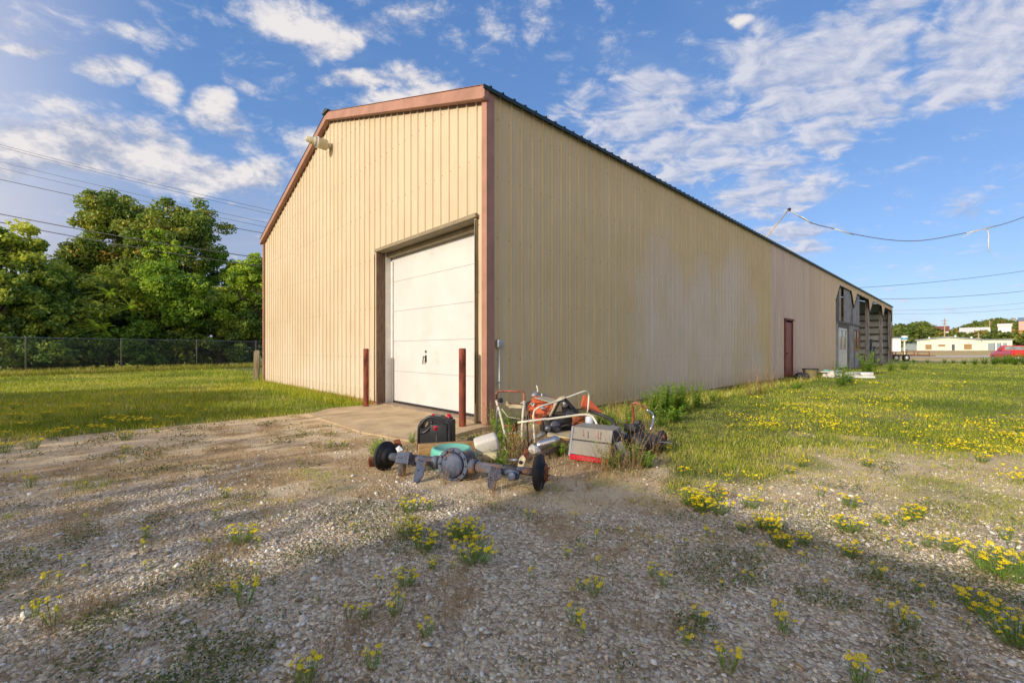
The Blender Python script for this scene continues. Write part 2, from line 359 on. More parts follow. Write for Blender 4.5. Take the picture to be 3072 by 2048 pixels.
M_rotor = mat('dark_rotor_iron', lin(48, 45, 45), .7, metal=.2, var=.3, bump=.6, bscale=50, col2=lin(88, 58, 42), c2scale=5, c2lo=.58, c2hi=.72)
M_rust = mat('rust', lin(146, 84, 52), .85, var=.3, vscale=10, bump=.5, bscale=60, col2=lin(84, 46, 32), c2scale=8, c2lo=.5, c2hi=.6)
M_rusttube = mat('rusted_pink_tube', lin(178, 112, 90), .7, var=.25, vscale=14, bump=.4, bscale=80, col2=lin(98, 56, 42), c2scale=9, c2lo=.52, c2hi=.6)
M_flake = mat('flaking_white_tube', lin(216, 208, 192), .6, var=.1, col2=lin(150, 96, 56), c2scale=14, c2lo=.52, c2hi=.6, bump=.3, bscale=80)
M_tubew = mat('cream_tube', lin(226, 220, 198), .45, var=.08, col2=lin(170, 140, 100), c2scale=10, c2lo=.62, c2hi=.7)
M_orange = mat('orange_rusty_sheet', lin(206, 96, 50), .6, var=.14, vscale=5, bump=.3, bscale=50, col2=lin(168, 104, 62), c2scale=4, c2lo=.52, c2hi=.66)
M_beige = mat('beige_sheet', lin(204, 188, 152), .6, var=.12, col2=lin(150, 104, 66), c2scale=5, c2lo=.6, c2hi=.7)
M_greycab = mat('grey_cabinet_paint', lin(150, 144, 132), .5, metal=.1, var=.08, vscale=3, col2=lin(170, 118, 90), c2scale=2.6, c2lo=.62, c2hi=.7, bump=.1)
M_redlens = mat('red_plastic', lin(200, 30, 52), .3, var=.1)
M_redcap = mat('red_cap', lin(205, 24, 48), .35)
M_teal = mat('teal_plastic', lin(104, 190, 168), .4, var=.06)
M_whitepl = mat('dirty_white_plastic', lin(214, 208, 196), .4, var=.06, vscale=3, col2=lin(168, 152, 128), c2scale=4, c2lo=.6, c2hi=.75)
M_chrome = mat('dull_chrome', lin(200, 200, 205), .28, metal=.9, var=.08, col2=lin(140, 90, 60), c2scale=8, c2lo=.62, c2hi=.7)
M_dark = mat('dark_scrap', (.03, .03, .032), .6, var=.4, vscale=8, bump=.4, col2=(.10, .07, .05), c2scale=7, c2lo=.55, c2hi=.65)
M_plate = mat('grey_perforated_plate', lin(84, 84, 96), .5, metal=.3, var=.15)
M_grey = mat('grey_plastic', lin(120, 118, 114), .5)
M_galv = mat('galvanised_steel', lin(176, 180, 186), .4, metal=.6, var=.1)
M_fence = mat('fence_steel', lin(128, 130, 126), .5, metal=.4, var=.1)
M_fix = mat('weathered_lamp_housing', lin(196, 190, 160), .5, var=.12, vscale=10, col2=lin(140, 128, 96), c2scale=5, c2lo=.55, c2hi=.7)
M_glass = mat('window_glass', lin(110, 130, 130), .08, spec=.8, var=.3, vscale=2)
M_wire = mat('black_cable', (.025, .025, .028), .5)
M_tape = mat('pale_tape', lin(214, 212, 204), .6)
M_bark = mat('bark', lin(92, 78, 66), .9, var=.3, vscale=6, bump=.8, bscale=20, stretch=(3, 3, .6))
M_cream = mat('cream_wall', lin(232, 222, 196), .7, var=.04)
M_shedgrey = mat('grey_metal_roof', lin(124, 140, 148), .5, var=.06)
M_truckred = mat('red_car_paint', lin(200, 22, 34), .25, var=.04)
M_stemdry = mat('dry_stem', lin(172, 136, 92), .85, var=.2)
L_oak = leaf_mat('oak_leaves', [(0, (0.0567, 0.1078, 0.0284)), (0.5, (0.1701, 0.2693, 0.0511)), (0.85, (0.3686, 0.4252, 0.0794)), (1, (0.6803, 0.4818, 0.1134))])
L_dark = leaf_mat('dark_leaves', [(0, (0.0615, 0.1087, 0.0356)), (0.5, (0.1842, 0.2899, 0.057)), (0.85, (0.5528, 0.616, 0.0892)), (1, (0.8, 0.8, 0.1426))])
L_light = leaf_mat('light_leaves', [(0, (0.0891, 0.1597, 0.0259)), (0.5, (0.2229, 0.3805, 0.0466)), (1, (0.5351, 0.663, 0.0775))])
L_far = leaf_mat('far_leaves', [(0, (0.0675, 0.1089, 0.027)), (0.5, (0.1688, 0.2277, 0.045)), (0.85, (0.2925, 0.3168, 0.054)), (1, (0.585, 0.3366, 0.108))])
L_grass = leaf_mat('grass_blades', [(0, (0.1177, 0.183, 0.0174)), (0.35, (0.3064, 0.384, 0.0348)), (0.6, (0.5185, 0.5303, 0.0544)), (0.8, (0.8, 0.6218, 0.1746)), (1, (0.8, 0.7314, 0.4364))], .35, .6)
L_straw = leaf_mat('straw', [(0, (0.23, 0.1495, 0.0805)), (0.5, (0.414, 0.299, 0.161)), (1, (0.644, 0.4945, 0.299))], .2, .7)
L_weed = leaf_mat('weed_leaves', [(0, (0.07, 0.15, 0.03)), (0.5, (0.2, 0.38, 0.044)), (1, (0.5, 0.66, 0.08))], .35)
L_creep = leaf_mat('creeping_weed', [(0, (0.0553, 0.0878, 0.0338)), (0.6, (0.1547, 0.2106, 0.0507)), (0.85, (0.3094, 0.2984, 0.0845)), (1, (0.5746, 0.351, 0.169))], .25)
M_petal = mat('yellow_petal', (.86, .66, .015), .6, var=.1)
M_petal.node_tree.nodes['Principled BSDF'].inputs['Specular IOR Level'].default_value = .2

# ------------------------------------------------------------------ ground masks
def polyl(x, xs, ys): return np.interp(x, xs, ys)
def masks(x, y):
    """returns (green, gravel, straw) 0..1 for world points"""
    x = np.asarray(x, float); y = np.asarray(y, float); xl, yl = w2loc(x, y); u = x/np.maximum(y, .3)
    n = fbm(x*1.1, y*1.1, 3); n2 = fbm(x*.35+9, y*.35, 8); n3 = fbm(x*3.7, y*3.7, 21)
    ed = polyl(x, [-9, -6, -5.6, -4.3, -3.55, -3.0, -2.0], [4.6, 5.5, 6.2, 6.4, 7.5, 8.9, 9.6])
    left = sst(y-ed+(n-.5)*2.2, -.5, .9)*sst(yl, 3.2, 3.7)*(x < 0)
    left = np.maximum(left, sst(-x, 5.5, 8)*sst(y+(n-.5)*3, 3.6, 5.0)*.6)
    lawn = sst(y+(n-.5)*1.8, 5.6, 8.0)*sst(u, .10, .34)
    patch = sst(u+(n-.5)*.10, .33, .40)*(1-sst(u+(n-.5)*.18, .56, .68))*sst(y+(n-.5)*1.3, 3.3, 4.2)
    mixr = sst(u+(n-.5)*.1, .50, .60)*(.45+.45*sst(n+.16*sst(y, 3, 7), .42, .60))*sst(y, 2.0, 3.4)*(.55+.5*sst(y, 3.5, 6.5))
    right = np.maximum(np.maximum(lawn, patch*.9), mixr)*(yl < .0)
    near = .40*sst(n*.5+n3*.5, .58, .68)*(y < 4.2)*sst(y, 1.4, 2.4)*(yl < 2)
    green = np.clip(np.maximum(np.maximum(left, right), near), 0, 1)
    far = sst(y, 40, 46)*(x > 0); green = green*(1-far*.75)
    gravel = (1-sst(y+(n-.5)*1.9-.4*sst(-x, .5, 3.), 2.3, 4.2))*(1-green*.8)
    straw = sst(n2*.5+n3*.5, .44, .60)*(1-green)*(1-gravel*.35)
    jx, jy = x-.3, y-4.9
    straw = np.maximum(straw, (1-sst(np.sqrt((jx/1.7)**2+(jy/1.0)**2), .6, 1.3)))*(1-green*.5)
    return green, gravel, straw

def ground():
    def axis(lim0, lim1, step, n1, n2):
        core = np.arange(lim0, lim1+1e-6, step)
        lo = lim0-np.cumsum(step*1.10**np.arange(1, n1+1)); hi = lim1+np.cumsum(step*1.10**np.arange(1, n2+1))
        return np.concatenate([lo[::-1], core, hi])
    X = axis(-9, 11, .08, 86, 90); Y = axis(1.0, 13, .07, 78, 92)
    gx, gy = np.meshgrid(X, Y); nx, ny = len(X), len(Y)
    z = terrain(gx, gy)+.012*(fbm(gx*2.2, gy*2.2, 4)-.5)*(gy < 14)
    V = np.stack([gx, gy, z], -1).reshape(-1, 3)
    i = np.arange(ny-1)[:, None]*nx+np.arange(nx-1)[None]; i = i.ravel()
    F = np.stack([i, i+1, i+nx+1, i+nx], 1)
    gr, gv, st = masks(gx, gy)
    m = bpy.data.materials.new('yard_ground'); m.use_nodes = True; nt = m.node_tree; q = NG(nt); b = nt.nodes['Principled BSDF']
    o = q.n('ShaderNodeTexCoord').outputs['Object']
    A = {k: q.n('ShaderNodeAttribute', attribute_name=k).outputs['Fac'] for k in ('green', 'gravel', 'straw')}
    nb = q.noise(o, .5, 5., .6); nm = q.noise(o, 3.5, 6., .65); nf = q.noise(o, 38., 5., .7)
    dirt = q.mix(q.mapr(nm, .3, .7), (*lin(210, 182, 138), 1), (*lin(230, 207, 166), 1)); dirt = q.mix(q.mapr(nf, .35, .75, 0, .55), dirt, (*lin(232, 214, 186), 1))
    dirt = q.mix(q.mapr(q.noise(o, 11., 6., .7), .56, .68, 0, .7), dirt, (*lin(138, 112, 88), 1))
    # gravel: two sizes of stones
    def stones(sc_):
        v = q.n('ShaderNodeTexVoronoi', feature='F1'); v.inputs['Scale'].default_value = sc_; q.lk(q.vm('ADD', o, q.scale(q.noise(o, 20., 2., out=1), .03)), v.inputs['Vector'])
        s = q.n('ShaderNodeSeparateColor'); q.lk(v.outputs['Color'], s.inputs[0]); return v.outputs['Distance'], s.outputs[0], s.outputs[1]
    da, ra, rb = stones(48.); db, rc, rd = stones(105.)
    stone = q.ramp(ra, [(0, lin(154, 136, 108)), (.3, lin(196, 176, 142)), (.6, lin(221, 204, 168)), (.85, lin(230, 220, 196)), (1, lin(240, 228, 196))])
    stone2 = q.ramp(rc, [(0, lin(152, 132, 108)), (.5, lin(204, 184, 156)), (1, lin(234, 218, 192))])
    pick = q.math('GREATER_THAN', rb, .45)
    gcol = q.mix(pick, stone2, stone); dd = q.mix(pick, q.math('MULTIPLY', db, 1.), q.math('MULTIPLY', da, 1.))
    gap = q.math('MULTIPLY', q.mapr(da, .50, .78), pick); gcol = q.mix(q.math('MULTIPLY', gap, .7), gcol, (*lin(124, 108, 86), 1))
    strawc = q.mix(q.mapr(q.noise(q.mapping(o, scl=(1, 3, 1)), 26., 6., .7), .35, .65), (*lin(158, 128, 92), 1), (*lin(214, 184, 136), 1))
    grn = q.mix(q.mapr(nm, .3, .7), (.12, .17, .022, 1), (.22, .25, .045, 1)); grn = q.mix(q.mapr(nf, .5, .75, 0, .5), grn, (*lin(190, 172, 104), 1))
    grn = q.mix(q.mapr(nb, .48, .68, 0, .6), grn, (*lin(184, 168, 92), 1))
    s = q.n('ShaderNodeSeparateXYZ'); q.lk(o, s.inputs[0])
    dry = q.mix(q.mapr(q.noise(o, .12, 5., .6), .3, .7), (*lin(196, 168, 124), 1), (*lin(206, 182, 112), 1))
    f_gv = q.mapr(q.math('ADD', A['gravel'], q.math('MULTIPLY', q.math('SUBTRACT', nm, .5), .5)), .3, .6)
    f_st = q.mapr(q.math('ADD', A['straw'], q.math('MULTIPLY', q.math('SUBTRACT', nf, .5), .9)), .35, .75, 0, .8)
    f_gr = q.mapr(q.math('ADD', A['green'], q.math('MULTIPLY', q.math('SUBTRACT', nf, .5), .9)), .25, .75, 0, .92)
    c = q.mix(f_gv, dirt, gcol); c = q.mix(f_st, c, strawc); c = q.mix(f_gr, c, grn)
    farm = q.math('MULTIPLY', q.mapr(s.outputs[1], 42., 52.), q.mapr(s.outputs[1], 210., 150.)); farm = q.math('MULTIPLY', farm, q.mapr(s.outputs[0], 5., 25.))
    c = q.mix(farm, c, dry)
    q.lk(c, b.inputs['Base Color']); b.inputs['Roughness'].default_value = .95; b.inputs['Specular IOR Level'].default_value = .15
    hgt = q.math('ADD', q.math('MULTIPLY', q.math('MULTIPLY', q.math('SUBTRACT', 1., da), f_gv), .8), q.math('MULTIPLY', nf, .9)); hgt = q.math('ADD', hgt, q.math('MULTIPLY', nm, 1.2))
    bp = q.n('ShaderNodeBump'); bp.inputs['Strength'].default_value = .9; bp.inputs['Distance'].default_value = .022; q.lk(hgt, bp.inputs['Height']); q.lk(bp.outputs[0], b.inputs['Normal'])
    ob = np_mesh('ground', V, F, m, tint={'green': gr.ravel(), 'gravel': gv.ravel(), 'straw': st.ravel()}, smooth=True)
    tag(ob, kind='structure')
ground()
# roads far right
def strip(name, y0, y1, x0, x1, m, dz):
    xs = np.linspace(x0, x1, 80); V = []
    for x in xs:
        for y in (y0, (y0*.5+y1*.5), y1): V.append((x, y+.02*(x-60), float(terrain(x, y+.02*(x-60)))+dz))
    F = [(i*3+k, i*3+3+k, i*3+4+k, i*3+1+k) for i in range(79) for k in (0, 1)]
    return tag(np_mesh(name, V, F, m), kind='structure')
M_road = mat('pale_road', lin(206, 190, 164), .9, var=.08, vscale=.5); M_lot = mat('pale_gravel_lot', lin(196, 170, 130), .95, var=.15, vscale=.4)
strip('road', 60, 73, 18, 330, M_road, .03); strip('parking_lot', 118, 141, 30, 330, M_lot, .03)

# ------------------------------------------------------------------ THE SHED (own frame: x along the side wall, y along the gable front)
ROT = math.atan2(RY, RX)
W = 11.75; LEN = 46.6; EZ = 4.86; RZ = 6.80; SLOPE = (RZ-EZ)/(W/2); RIB = .237
shed = thing('metal_shed', 'long beige corrugated metal shed with brown trim, white garage door and dark green roof edge', 'shed', (CX, CY, 0), ROT)
def ztop(y): return EZ+SLOPE*min(y, W-y)
def profile(u0, u1):
    """(u, out) points of the ribbed sheet"""
    out = [(u0, 0.)]; k = math.ceil((u0+.02)/RIB)
    while k*RIB+.03 < u1:
        c = k*RIB
        if c-.022 > u0: out += [(c-.020, 0.), (c-.010, .021), (c+.010, .021), (c+.020, 0.)]
        for e in (.079, .158):
            if c+e+.012 < u1: out += [(c+e-.010, 0.), (c+e-.004, .0035), (c+e+.004, .0035), (c+e+.010, 0.)]
        k += 1
    out.append((u1, 0.)); return out
def sheet(mb, u0, u1, zlo, zhi, place, breaks=(), mi=0):
    pr = profile(u0, u1)
    us = sorted(set([p[0] for p in pr]+[b for b in breaks if u0 < b < u1])); po = np.interp(us, [p[0] for p in pr], [p[1] for p in pr])
    for (a, oa), (b, ob) in zip(zip(us, po), list(zip(us, po))[1:]):
        e = 1e-5
        mb.add([place(a, oa, zlo(a+e)), place(b, ob, zlo(b-e)), place(b, ob, zhi(b-e)), place(a, oa, zhi(a+e))], [(0, 1, 2, 3)], mi)
def screws(mb, u0, u1, zs, place, skip=lambda u, z: False, mi=1):
    k = math.ceil(u0/RIB)
    while k*RIB < u1:
        u = k*RIB-.045
        if u > u0+.02:
            for z in zs(u):
                if not skip(u, z):
                    r = .0075
                    P_ = [place(u+r*math.cos(a), .001, z+r*math.sin(a)) for a in [PI/3*i for i in range(6)]]; Q_ = [place(u+r*.7*math.cos(a), .008, z+r*.7*math.sin(a)) for a in [PI/3*i for i in range(6)]]
                    mb.add(P_+Q_, [tuple(range(6, 12))]+[(i, (i+1) % 6, 6+(i+1) % 6, 6+i) for i in range(6)], mi)
        k += 1
OP = (.25, 3.37, 3.05)      # garage opening y0,y1,top
fp = lambda u, o, z: (-o, u, z)
mb = MB(); sheet(mb, .02, W-.02, lambda u: OP[2] if OP[0] < u < OP[1] else .03, lambda u: ztop(u)-.02, fp, breaks=(OP[0], OP[1], W/2))
screws(mb, 0, W, lambda u: [z for z in (.25, .95, 1.95, 2.95, 3.95, 4.95, 5.95) if z < ztop(u)-.1], fp, skip=lambda u, z: OP[0]-.05 < u < OP[1]+.05 and z < OP[2]+.05)
mb.build('front_wall', [M_front, M_screw], shed)
# side wall facing the lawn
bays = [(23.5, 24.57, 27.7, 28.6), (28.6, 29.67, 33.9, 34.4), (34.4, 35.9, 40.0, 40.9), (40.9, 42.1, 46.0, 46.45)]
def side_lo(u):
    if 14.52 < u < 15.54: return 2.24
    for a, b, c, d in bays:
        if a < u < d:
            if u < b: return 3.58+(4.5-3.58)*(u-a)/(b-a)
            if u < c: return 4.5
            return 4.5-(4.5-3.58)*(u-c)/(d-c)
    return .04
sp = lambda u, o, z: (u, -o, z)
br = [14.52, 15.54]+[v for b_ in bays for v in b_]
mb = MB(); sheet(mb, .02, LEN-.02, side_lo, lambda u: EZ-.01, sp, breaks=br)
screws(mb, 0, 23.3, lambda u: (.25, .95, 1.85, 2.75, 3.65, 4.5), sp, skip=lambda u, z: (14.4 < u < 15.6 and z < 2.3) or (u > 13))
mb.build('side_wall', [M_side, M_screw], shed)
# back long wall and end wall (inner faces seen through the open bays)
M_inner = mat('bare_inner_sheet', lin(206, 214, 224), .5, var=.06, vscale=1.5)
mb = MB(); sheet(mb, .02, LEN-.02, lambda u: .04, lambda u: EZ-.01, lambda u, o, z: (u, W+o, z)); mb.build('back_wall', [M_inner], shed)
mb = MB(); sheet(mb, .02, W-.02, lambda u: .04, lambda u: ztop(u)-.02, lambda u, o, z: (LEN+o, u, z), breaks=(W/2,)); mb.build('end_wall', [M_inner], shed)
mb = MB(); mb.box((23.42, W/2, 2.4), (.06, W-.1, 4.76)); mb.build('partition_wall', M_wooddk, shed)
for k in range(7):
    mb = MB(); z = .65+k*.61; mb.box((LEN-.08, W/2, z), (.10, W-.2, .14)); mb.build('girt', M_wooddk, shed)
mb = MB(); mb.box((LEN/2, W/2, -.03), (LEN-.04, W-.04, .10)); mb.build('floor_slab', M_slab, shed)
# roof: two ribbed slopes
ov = .09
for sgn in (0, 1):
    mb = MB(); us = []
    k = -.13
    pr = profile(-.13, LEN+.3)
    for (a, oa), (b, ob) in zip(pr, pr[1:]):
        oa *= 1.5; ob *= 1.5
        y0, y1 = -ov, W/2; zz0 = EZ-ov*SLOPE+.03; zz1 = RZ+.03
        if sgn: y0, y1 = W+ov, W/2
        mb.add([(a, y0, zz0+oa), (b, y0, zz0+ob), (b, y1, zz1+ob), (a, y1, zz1+oa)], [(0, 1, 2, 3)])
    mb.build('roof_slope', M_roof, shed)
mb = MB(); mb.prism([(-.14, -ov-.004, EZ-ov*SLOPE-.020), (-.14, -ov-.004, EZ-ov*SLOPE+.033), (-.14, -ov+.02, EZ-ov*SLOPE+.033), (-.14, -ov+.02, EZ-ov*SLOPE-.020)], (LEN+.44, 0, 0))
mb.build('eave_edge', M_roof, shed)
mb = MB(); mb.prism([(-.16, W/2-.16, RZ+.03), (-.16, W/2, RZ+.10), (-.16, W/2+.16, RZ+.03), (-.16, W/2+.16, RZ+.0), (-.16, W/2-.16, RZ+.0)], (LEN+.44, 0, 0)); mb.build('ridge_cap', M_roof, shed)
# rake trim: flat fascia with a small lip, in two lengths per slope
def rake(ya, yb):
    mb = MB()
    for (x0, x1, lo, hi) in ((-.115, -.022, -.15, .045), (-.135, -.022, -.165, -.135)):
        poly = [(x0, ya, ztop(ya)+lo), (x1, ya, ztop(ya)+lo), (x1, ya, ztop(ya)+hi), (x0, ya, ztop(ya)+hi)]
        mb.prism(poly, (0, yb-ya, ztop(yb)-ztop(ya)))
    mb.build('rake_trim', M_trim, shed, bevel=.004)
def ztop(y): return EZ+SLOPE*min(y, W-y)
rake(-.07, 3.0); rake(3.003, W/2); rake(W/2+.003, 8.8); rake(8.803, W+.07)
def rake_closure():
    mb = MB()
    for k in range(int(W/RIB)+1):
        u = k*RIB+.02
        if u+.19 < W: mb.prism([(-.008, u, ztop(u)-.20), (-.008, u+.19, ztop(u+.19)-.20), (-.008, u+.19, ztop(u+.19)-.15), (-.008, u, ztop(u)-.15)], (-.012, 0, 0))
    mb.build('rake_closure', M_brownwood, shed)
rake_closure()
for y0, ys in ((-.03, 1), (W+.03, -1)):
    mb = MB(); zt = EZ-.03
    mb.box((.0365, y0-ys*.0, (zt+.02)/2), (.125, .03, zt-.02)); mb.box((-.040, y0+ys*.042, (zt+.02)/2), (.026, .115, zt-.02))
    mb.build('corner_trim', M_trim, shed, bevel=.004)
mb = MB(); mb.box((LEN-.05, -.03, (EZ)/2), (.14, .03, EZ-.06)); mb.build('corner_trim', M_trim, shed)
mb = MB(); mb.box((-.008, (W+OP[1])/2, .0), (.03, W-OP[1]-.1, .09)); mb.build('base_strip', mat('rust_base_strip', lin(150, 100, 66), .85, var=.3), shed)
# garage opening: reveal, header, tracks, door
DX = .27
mb = MB(); mb.box((.055, OP[1]+.018, OP[2]/2), (.16, .036, OP[2])); mb.box((-.036, OP[1]+.03, OP[2]/2), (.020, .04, OP[2])); mb.build('door_jamb', M_brownwood, shed, bevel=.003)
mb = MB(); mb.box((.20, OP[1]+.014, OP[2]/2), (.128, .040, OP[2])); mb.build('door_track_board', M_white, shed, bevel=.003)
mb = MB(); mb.box((DX/2-.002, OP[0]-.018, OP[2]/2), (DX+.05, .036, OP[2])); mb.box((-.034, OP[0]-.02, OP[2]/2), (.020, .045, OP[2])); mb.build('door_jamb', M_olive, shed, bevel=.003)
mb = MB(); mb.box((DX/2-.002, (OP[0]+OP[1])/2, OP[2]+.02), (DX+.05, OP[1]-OP[0]+.07, .036)); mb.box((-.048, (OP[0]+OP[1])/2, OP[2]+.035), (.05, OP[1]-OP[0]+.13, .06)); mb.build('door_header', M_olive, shed, bevel=.003)
mb = MB(); mb.box((DX-.06, (OP[0]+OP[1])/2, OP[2]-.045), (.10, OP[1]-OP[0]-.02, .08)); mb.build('header_board', M_olive, shed, bevel=.003)
mb = MB(); mb.tube([(-.052, OP[1]+.105, .02), (-.050, OP[1]+.115, 1.0), (-.050, OP[1]+.10, 1.9), (-.050, OP[1]+.105, 3.02)], .008, 6); mb.build('weather_strip', M_black, shed)
mb = MB(); mb.tube([(-.046, OP[0]-.03, .3), (-.060, OP[0]-.045, .9), (-.046, OP[0]-.035, 1.5), (-.056, OP[0]-.040, 2.3), (-.046, OP[0]-.03, 3.02)], .007, 6); mb.build('weather_strip', M_rotor, shed)
gdoor = bpy.data.objects.new('garage_door', None); link(gdoor, shed); gdoor['label'] = 'white sectional overhead door of five flush panels'
for k in range(5):
    mb = MB(); mb.box((DX+.025, (OP[0]+OP[1])/2, .06+.604*k+.301), (.04, OP[1]-OP[0]-.02, .601)); mb.build('door_section', M_door, gdoor, bevel=.004)
mb = MB(); mb.box((DX+.02, (OP[0]+OP[1])/2, .045), (.05, OP[1]-OP[0]-.02, .04)); mb.build('bottom_seal', M_black, gdoor)
mb = MB(); yh = 2.07; xh = DX+.003
mb.box((xh-.006, yh, 1.06), (.012, .035, .045)); mb.box((xh-.006, yh-.005, .93), (.012, .035, .13)); mb.tube([(xh-.014, yh, .99), (xh-.022, yh+.005, .83)], .006, 6); mb.tube([(xh-.012, yh+.075, .98), (xh-.014, yh+.095, .83)], .007, 6)
mb.box((xh-.014, yh+.03, .965), (.010, .09, .012)); mb.build('door_latch', M_rotor, gdoor)
mb = MB(); mb.box((DX-.012, OP[1]-.045, 1.45), (.022, .075, 2.9)); mb.build('door_stop', M_white, shed, bevel=.004)
mb = MB(); mb.box((DX-.012, OP[0]+.03, 1.45), (.022, .04, 2.9)); mb.build('door_stop', M_white, shed, bevel=.004)
# side door
sd = bpy.data.objects.new('side_door', None); link(sd, shed); sd['label'] = 'narrow faded red personnel door'
mb = MB(); mb.box((15.03, -.005, 1.12), (.90, .04, 2.04), bev=.004); mb.build('door_leaf', M_redoor, sd)
mb = MB(); mb.box((14.55, -.03, 1.15), (.07, .07, 2.2)); mb.box((15.51, -.03, 1.15), (.07, .07, 2.2)); mb.box((15.03, -.04, 2.235), (1.16, .09, .07)); mb.build('door_frame', mat('dark_red_frame', lin(120, 70, 58), .7, var=.15), sd)
mb = MB(); mb.lathe([(.012, 0), (.012, .03), (.03, .04), (.033, .06), (.02, .075)], (14.66, -.025, .95), (0, -1, 0), 10); mb.build('door_handle', M_rotor, sd); mb = MB(); mb.lathe([(.022, 0), (.022, .015)], (14.66, -.025, 1.25), (0, -1, 0), 10); mb.build('deadbolt', M_rotor, sd)
# open bays: posts, trim, old boards, window and glazed door
for x in (28.6, 34.4, 40.9, 46.3):
    mb = MB(); mb.box((x, .12, 2.3), (.24, .2, 4.6)); mb.build('bay_post', M_wood, shed, bevel=.01)
for (a, b, c, d) in bays:
    mb = MB(); pts = [(a, 3.58), (b, 4.5), (c, 4.5), (d, 3.58)]
    for (p, q_) in zip(pts, pts[1:]): mb.tube([(p[0], -.012, p[1]), (q_[0], -.012, q_[1])], .028, 4, smooth=False)
    mb.build('bay_trim', mat('green_black_trim', lin(50, 62, 60), .6) if 'green_black_trim' not in MATS else MATS['green_black_trim'], shed)
random.seed(3)
def board_run(x0, x1, zb, zt, y, lean=.0, name='wall_board', w=.34, m=None):
    x = x0
    while x < x1-.05:
        ww = min(w*random.uniform(.8, 1.2), x1-x); l = random.uniform(-lean, lean)
        b0, b1 = zb+random.uniform(-.06, .04), zt(x+ww/2)-.03
        mb = MB(); mb.prism([(x+.006, y, b0), (x+ww-.006, y, b0+random.uniform(-.03, .03)), (x+ww-.006+l, y, b1), (x+.006+l, y, b1)], (0, .03+random.uniform(0, .02), 0))
        mb.build(name, m or random.choice([M_wood, M_wood, M_wooddk]), shed); x += ww
zt = lambda u: side_lo(min(max(u, 23.52), 46.4))
board_run(23.55, 25.1, 2.62, zt, .06, .04, w=.42); board_run(25.25, 25.6, 2.62, zt, .10, .0, w=.3, m=M_lumber); board_run(26.05, 28.5, 2.50, zt, .03, -.06, w=.52)
board_run(28.75, 30.9, 2.50, zt, .05, .06, w=.55)
mb = MB(); mb.box((27.2, .04, 2.58), (7.3, .06, .12)); mb.build('rail_board', M_wooddk, shed)
board_run(23.55, 24.5, .02, lambda u: 2.55, .05, 0, w=.4); board_run(26.7, 28.5, .02, lambda u: 2.55, .05, .01, w=.45); board_run(28.75, 30.9, .02, lambda u: 1.0, .05, .01, w=.3)
board_run(24.5, 26.7, 2.24, lambda u: 2.55, .05, 0, w=2.2)
board_run(28.75, 30.9, 2.30, lambda u: 2.55, .05, 0, w=2.2)
wd = bpy.data.objects.new('glazed_door', None); link(wd, shed)
mb = MB()
for x in (24.58, 25.58, 26.60): mb.box((x, .03, 1.18), (.10, .05, 2.12))
for z in (.17, 1.02, 2.2): mb.box((25.58, .03, z), (2.1, .045, .12))
mb.build('door_frame', M_white, wd); mb = MB(); mb.box((25.58, .05, 1.62), (1.95, .01, 1.1)); mb.build('pane', M_glass, wd); mb = MB(); mb.box((25.58, .05, .6), (1.95, .02, .8)); mb.build('lower_panel', M_white, wd)
wn = bpy.data.objects.new('window', None); link(wn, shed)
mb = MB()
for x in (28.82, 29.8, 30.82): mb.box((x, .03, 1.65), (.08, .05, 1.25))
for z in (1.05, 1.65, 2.26): mb.box((29.82, .03, z), (2.0, .045, .08))
mb.build('window_frame', M_redoor, wn); mb = MB(); mb.box((29.82, .05, 1.65), (1.95, .01, 1.2)); mb.build('pane', M_glass, wn)

# ------------------------------------------------------------------ things fixed to or by the shed
t = thing('wall_lamp', 'weathered cream cone-shaped floodlight mounted high on the gable', 'lamp', (CX, CY, 0), ROT)
mb = MB(); ay = 5.86; az = 6.02
mb.lathe([(.02, .0), (.115, .0), (.125, .03), (.125, .20), (.13, .205)], (-.10, ay, az), (-1, .10, .06), 20); mb.build('lamp_housing', M_fix, t)
mb = MB(); mb.lathe([(.134, .0), (.134, .035)], (-.305, ay+.02, az+.012), (-1, .10, .06), 20); mb.build('clamp_ring', M_white, t)
mb = MB(); mb.lathe([(.12, 0), (.10, .06), (.085, .07), (.085, .10), (.078, .11), (.078, .14), (.07, .15), (.06, .22), (.03, .24)], (-.34, ay+.023, az+.014), (-1, .10, .06), 18); mb.build('lens_cap', M_fix, t)
mb = MB(); mb.box((-.06, ay, az), (.10, .10, .10), bev=.01); mb.build('mounting_box', M_fix, t)
t = thing('junction_conduit', 'grey electrical box on a thin conduit beside the brown corner trim', 'conduit', (CX, CY, 0), ROT)
mb = MB(); mb.tube([(.19, -.05, -.06), (.19, -.05, 1.13)], .012, 8); mb.build('pipe', M_galv, t); mb = MB(); mb.box((.19, -.05, 1.185), (.085, .06, .115), bev=.006); mb.build('box', M_galv, t)
mb = MB(); mb.box((.19, -.045, .62), (.07, .03, .02)); mb.build('strap', M_galv, t)
